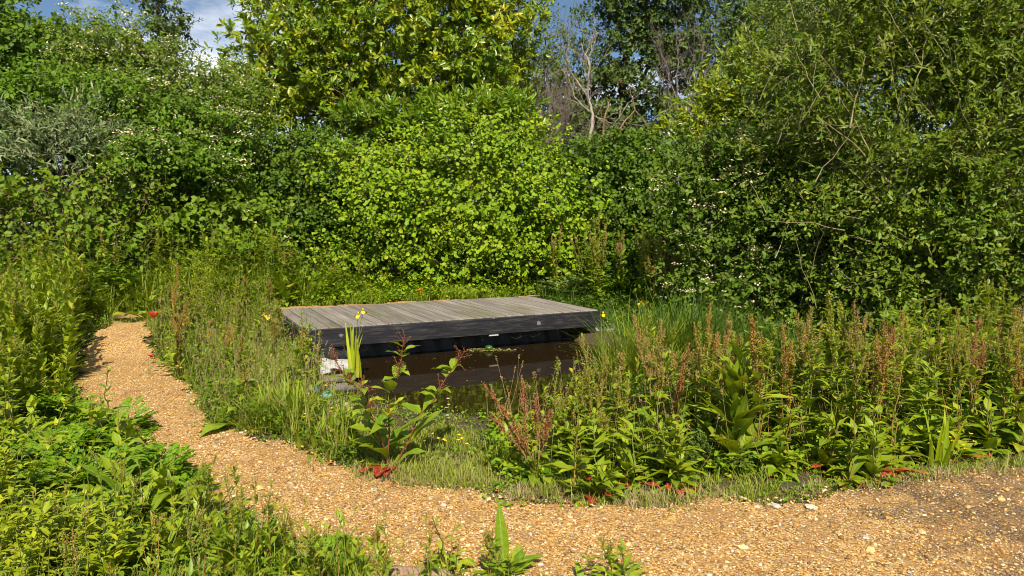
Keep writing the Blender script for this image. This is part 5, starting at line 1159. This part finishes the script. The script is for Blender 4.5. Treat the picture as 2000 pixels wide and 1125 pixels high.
log(640, 760, 'second grey timber lying just below the first one', .6, .045, .3, -.02)
log(815, 1121, 'brown timber edging at the bottom of the picture', .28, .03, -.12, .02, 'edging_board', brownw)
def rock(px, py, label, r_, z, seed, mat=stone_m):
    p_ = on_z(px, py, z); rng = np.random.default_rng(seed); v, t = ico()
    # subdivide once for a rounder stone
    V = list(v); mid = {}; T = []
    for a, b, c in t:
        ids = []
        for i, j in ((a, b), (b, c), (c, a)):
            key = (min(i, j), max(i, j))
            if key not in mid: mid[key] = len(V); V.append(unit((v[i] + v[j]) / 2))
            ids.append(mid[key])
        ab, bc_, ca = ids; T += [(a, ab, ca), (ab, b, bc_), (ca, bc_, c), (ab, bc_, ca)]
    V = np.array(V) * np.array([1.3, .9, .65]) * (1 + rng.normal(0, .08, (len(V), 1))) * r_
    o = Geo().add(V, T=T).obj('stone', mat, smooth=True); o.location = tuple(p_); return tag(o, label, 'stone')
rock(660, 795, 'pale pinkish stone at the pond edge left of the red stemmed dock', .085, 0, 1)
rock(683, 806, 'second pinkish stone partly behind the red stemmed dock leaf', .07, 0, 2)
rock(523, 648, 'whitish stone by the left corner of the deck', .09, .06, 3, fleece)
for i, (x, y, lb) in enumerate(((620, 758, 'small blue plastic scrap caught in the grass'), (637, 772, 'larger turquoise plastic scrap under the blue one'))):
    p_ = on_z(x, y, .12); rng = np.random.default_rng(i)
    sm = noise_mat('turquoise_plastic', [((.06, .38, .42, .3), (.16, .55, .55, .7)), ((.05, .30, .45, .3), (.12, .45, .62, .7))][1 - i], 20, rough=.35, spec=.5)
    nn = 6; V = []
    for a in range(nn):
        for b2 in range(nn):
            V.append(((a / 5 - .5) * (.05 + .03 * i), .02 * math.sin(a * 1.3 + b2), (b2 / 5 - .5) * .06 + .012 * math.sin(a * 2 + b2 * 1.7)))
    V2 = [(x_, y_ + .003, z_) for x_, y_, z_ in V]
    q = [(a * nn + b2, (a + 1) * nn + b2, (a + 1) * nn + b2 + 1, a * nn + b2 + 1) for a in range(nn - 1) for b2 in range(nn - 1)]
    g = Geo().add(V, q).add(V2, [tuple(reversed(k)) for k in q]); o = g.obj('plastic_scrap', sm); o.location = tuple(p_); o.rotation_euler = (.3, .5 - i, .4); tag(o, lb, 'litter')
# floating green leaf on a raft of algae under the deck
p_ = on_z(955, 684, WATER_Z + .004); root = thing('water_lily', 'dark green rounded leaf on a pale raft of algae floating before the deck wall', 'water plant', p_)
rng = np.random.default_rng(8); n_ = 260; q = p_ + rng.normal(0, 1, (n_, 3)) * np.array([.14, .045, .004])
q[:, 2] = WATER_Z + .004 + rng.random(n_) * .012
leaves6(q, rng.normal(0, 1, q.shape) * np.array([1, 1, .15]), np.array([0, 0, 1.]) + rng.normal(0, .25, q.shape), .035, .022, tint=rng.random(n_), geo=Geo()).obj('algae', leaf_mat('algae', [(.10, .12, .02), (.20, .20, .06), (.30, .27, .12)], .15), root)
ball(Geo(), p_ + np.array([.0, -.01, .035]), .055, 14, 8, .62).obj('leaf', noise_mat('dark_green_pad', [(.02, .07, .012, .3), (.05, .13, .02, .7)], 12, rough=.25, spec=.5), root)
log(480, 893, 'thin brown twig lying on the gravel', .5, .004, -.25, .012, 'fallen_twig', M['bark_brown'], 'twig')
log(1500, 1028, 'pale straight stick lying on the gravel at the right', .14, .004, -.05, .014, 'fallen_twig', M['bark_pale'], 'twig')

# scum, seeds and drowned leaves along the pond's margin
rng = np.random.default_rng(91); xy = sample_poly(rng, POND, 5200); sd_ = poly_sd(POND, xy[:, 0], xy[:, 1])
tt = (xy[:, 0] - DK_O[0]) * DK_N[0] + (xy[:, 1] - DK_O[1]) * DK_N[1]
k = (rng.random(len(xy)) < np.exp(sd_ / .22) * (.55 + .5 * wob(xy[:, 0], xy[:, 1], 2.0)) + .012) & (tt < -.1)
q = np.column_stack([xy[k], np.full(k.sum(), WATER_Z + .003) + rng.random(k.sum()) * .004])
tag(leaves6(q, rng.normal(0, 1, q.shape) * np.array([1, 1, .05]), np.array([0, 0, 1.]) + rng.normal(0, .1, q.shape), rng.uniform(.008, .035, len(q)), rng.uniform(.006, .018, len(q)), fold=.05, drop=0, tint=rng.random(len(q)), geo=Geo()).obj('pond_scum', leaf_mat('algae', [(.10, .12, .02)], .15)), 'floating scum and drowned leaves along the pond margin', kind='stuff')

rng = np.random.default_rng(66)
for i in range(16):
    q = dk(-.16 - .22 * rng.random(), .05 + 1.9 * rng.random())
    herb(under(*q), 'leafy weed pressed against the left side of the deck', rng.uniform(.32, .6), 7700 + i, n=18, ll=.10, lw=.03, group='weeds at the left side of the deck', stems=3, mat=[hazel, grassm, elder][i % 3], lean=.15)

rng = np.random.default_rng(123); xy = sample_poly(rng, ALL, 9000); k = (on_path(xy[:, 0], xy[:, 1]) < -.02) & (rng.random(len(xy)) < np.where(xy[:, 1] > 5, .25, .30)); q = lift(xy[k]); q[:, 2] += .035
g = leaves6(q, rng.normal(0, 1, q.shape) * np.array([1, 1, .1]), np.array([0, 0, 1.]) + rng.normal(0, .4, q.shape), rng.uniform(.006, .03, len(q)), rng.uniform(.004, .014, len(q)), tint=rng.random(len(q)), geo=Geo())
tag(g.obj('leaf_litter', leaf_mat('litter', [(.06, .035, .015), (.16, .09, .035), (.30, .19, .08), (.10, .11, .02)], .1)), 'dead leaf scraps and bits lying on the gravel', kind='stuff')
q2 = q[:90]; d = rng.normal(0, 1, q2.shape) * np.array([1, 1, .05]); d = unit(d) * rng.uniform(.02, .09, (len(q2), 1))
tag(tubes(np.stack([q2 - d, q2 + rng.normal(0, .004, q2.shape), q2 + d], 1), np.array([[.0018, .002, .0012]]), 4, geo=Geo()).obj('twig_litter', M['bark_brown']), 'small broken twigs lying on the gravel', kind='stuff')
scatter_docks(px_poly([(820, 1105), (1000, 1118), (1250, 1125), (1250, 1160), (820, 1160)]), 9, 'thin young weed at the bottom edge of the gravel, right of the timber edging', 'thin weeds at the bottom edge', 330, (.12, .28), [None, seed_green], name='thin_weed', cat='weed', nl=6, sl=.09, sw=.022, basal=5, bl=.13, bw=.035, r=.0028, plen=.04, nbr=4, pfrac=.8, ssize=.005)
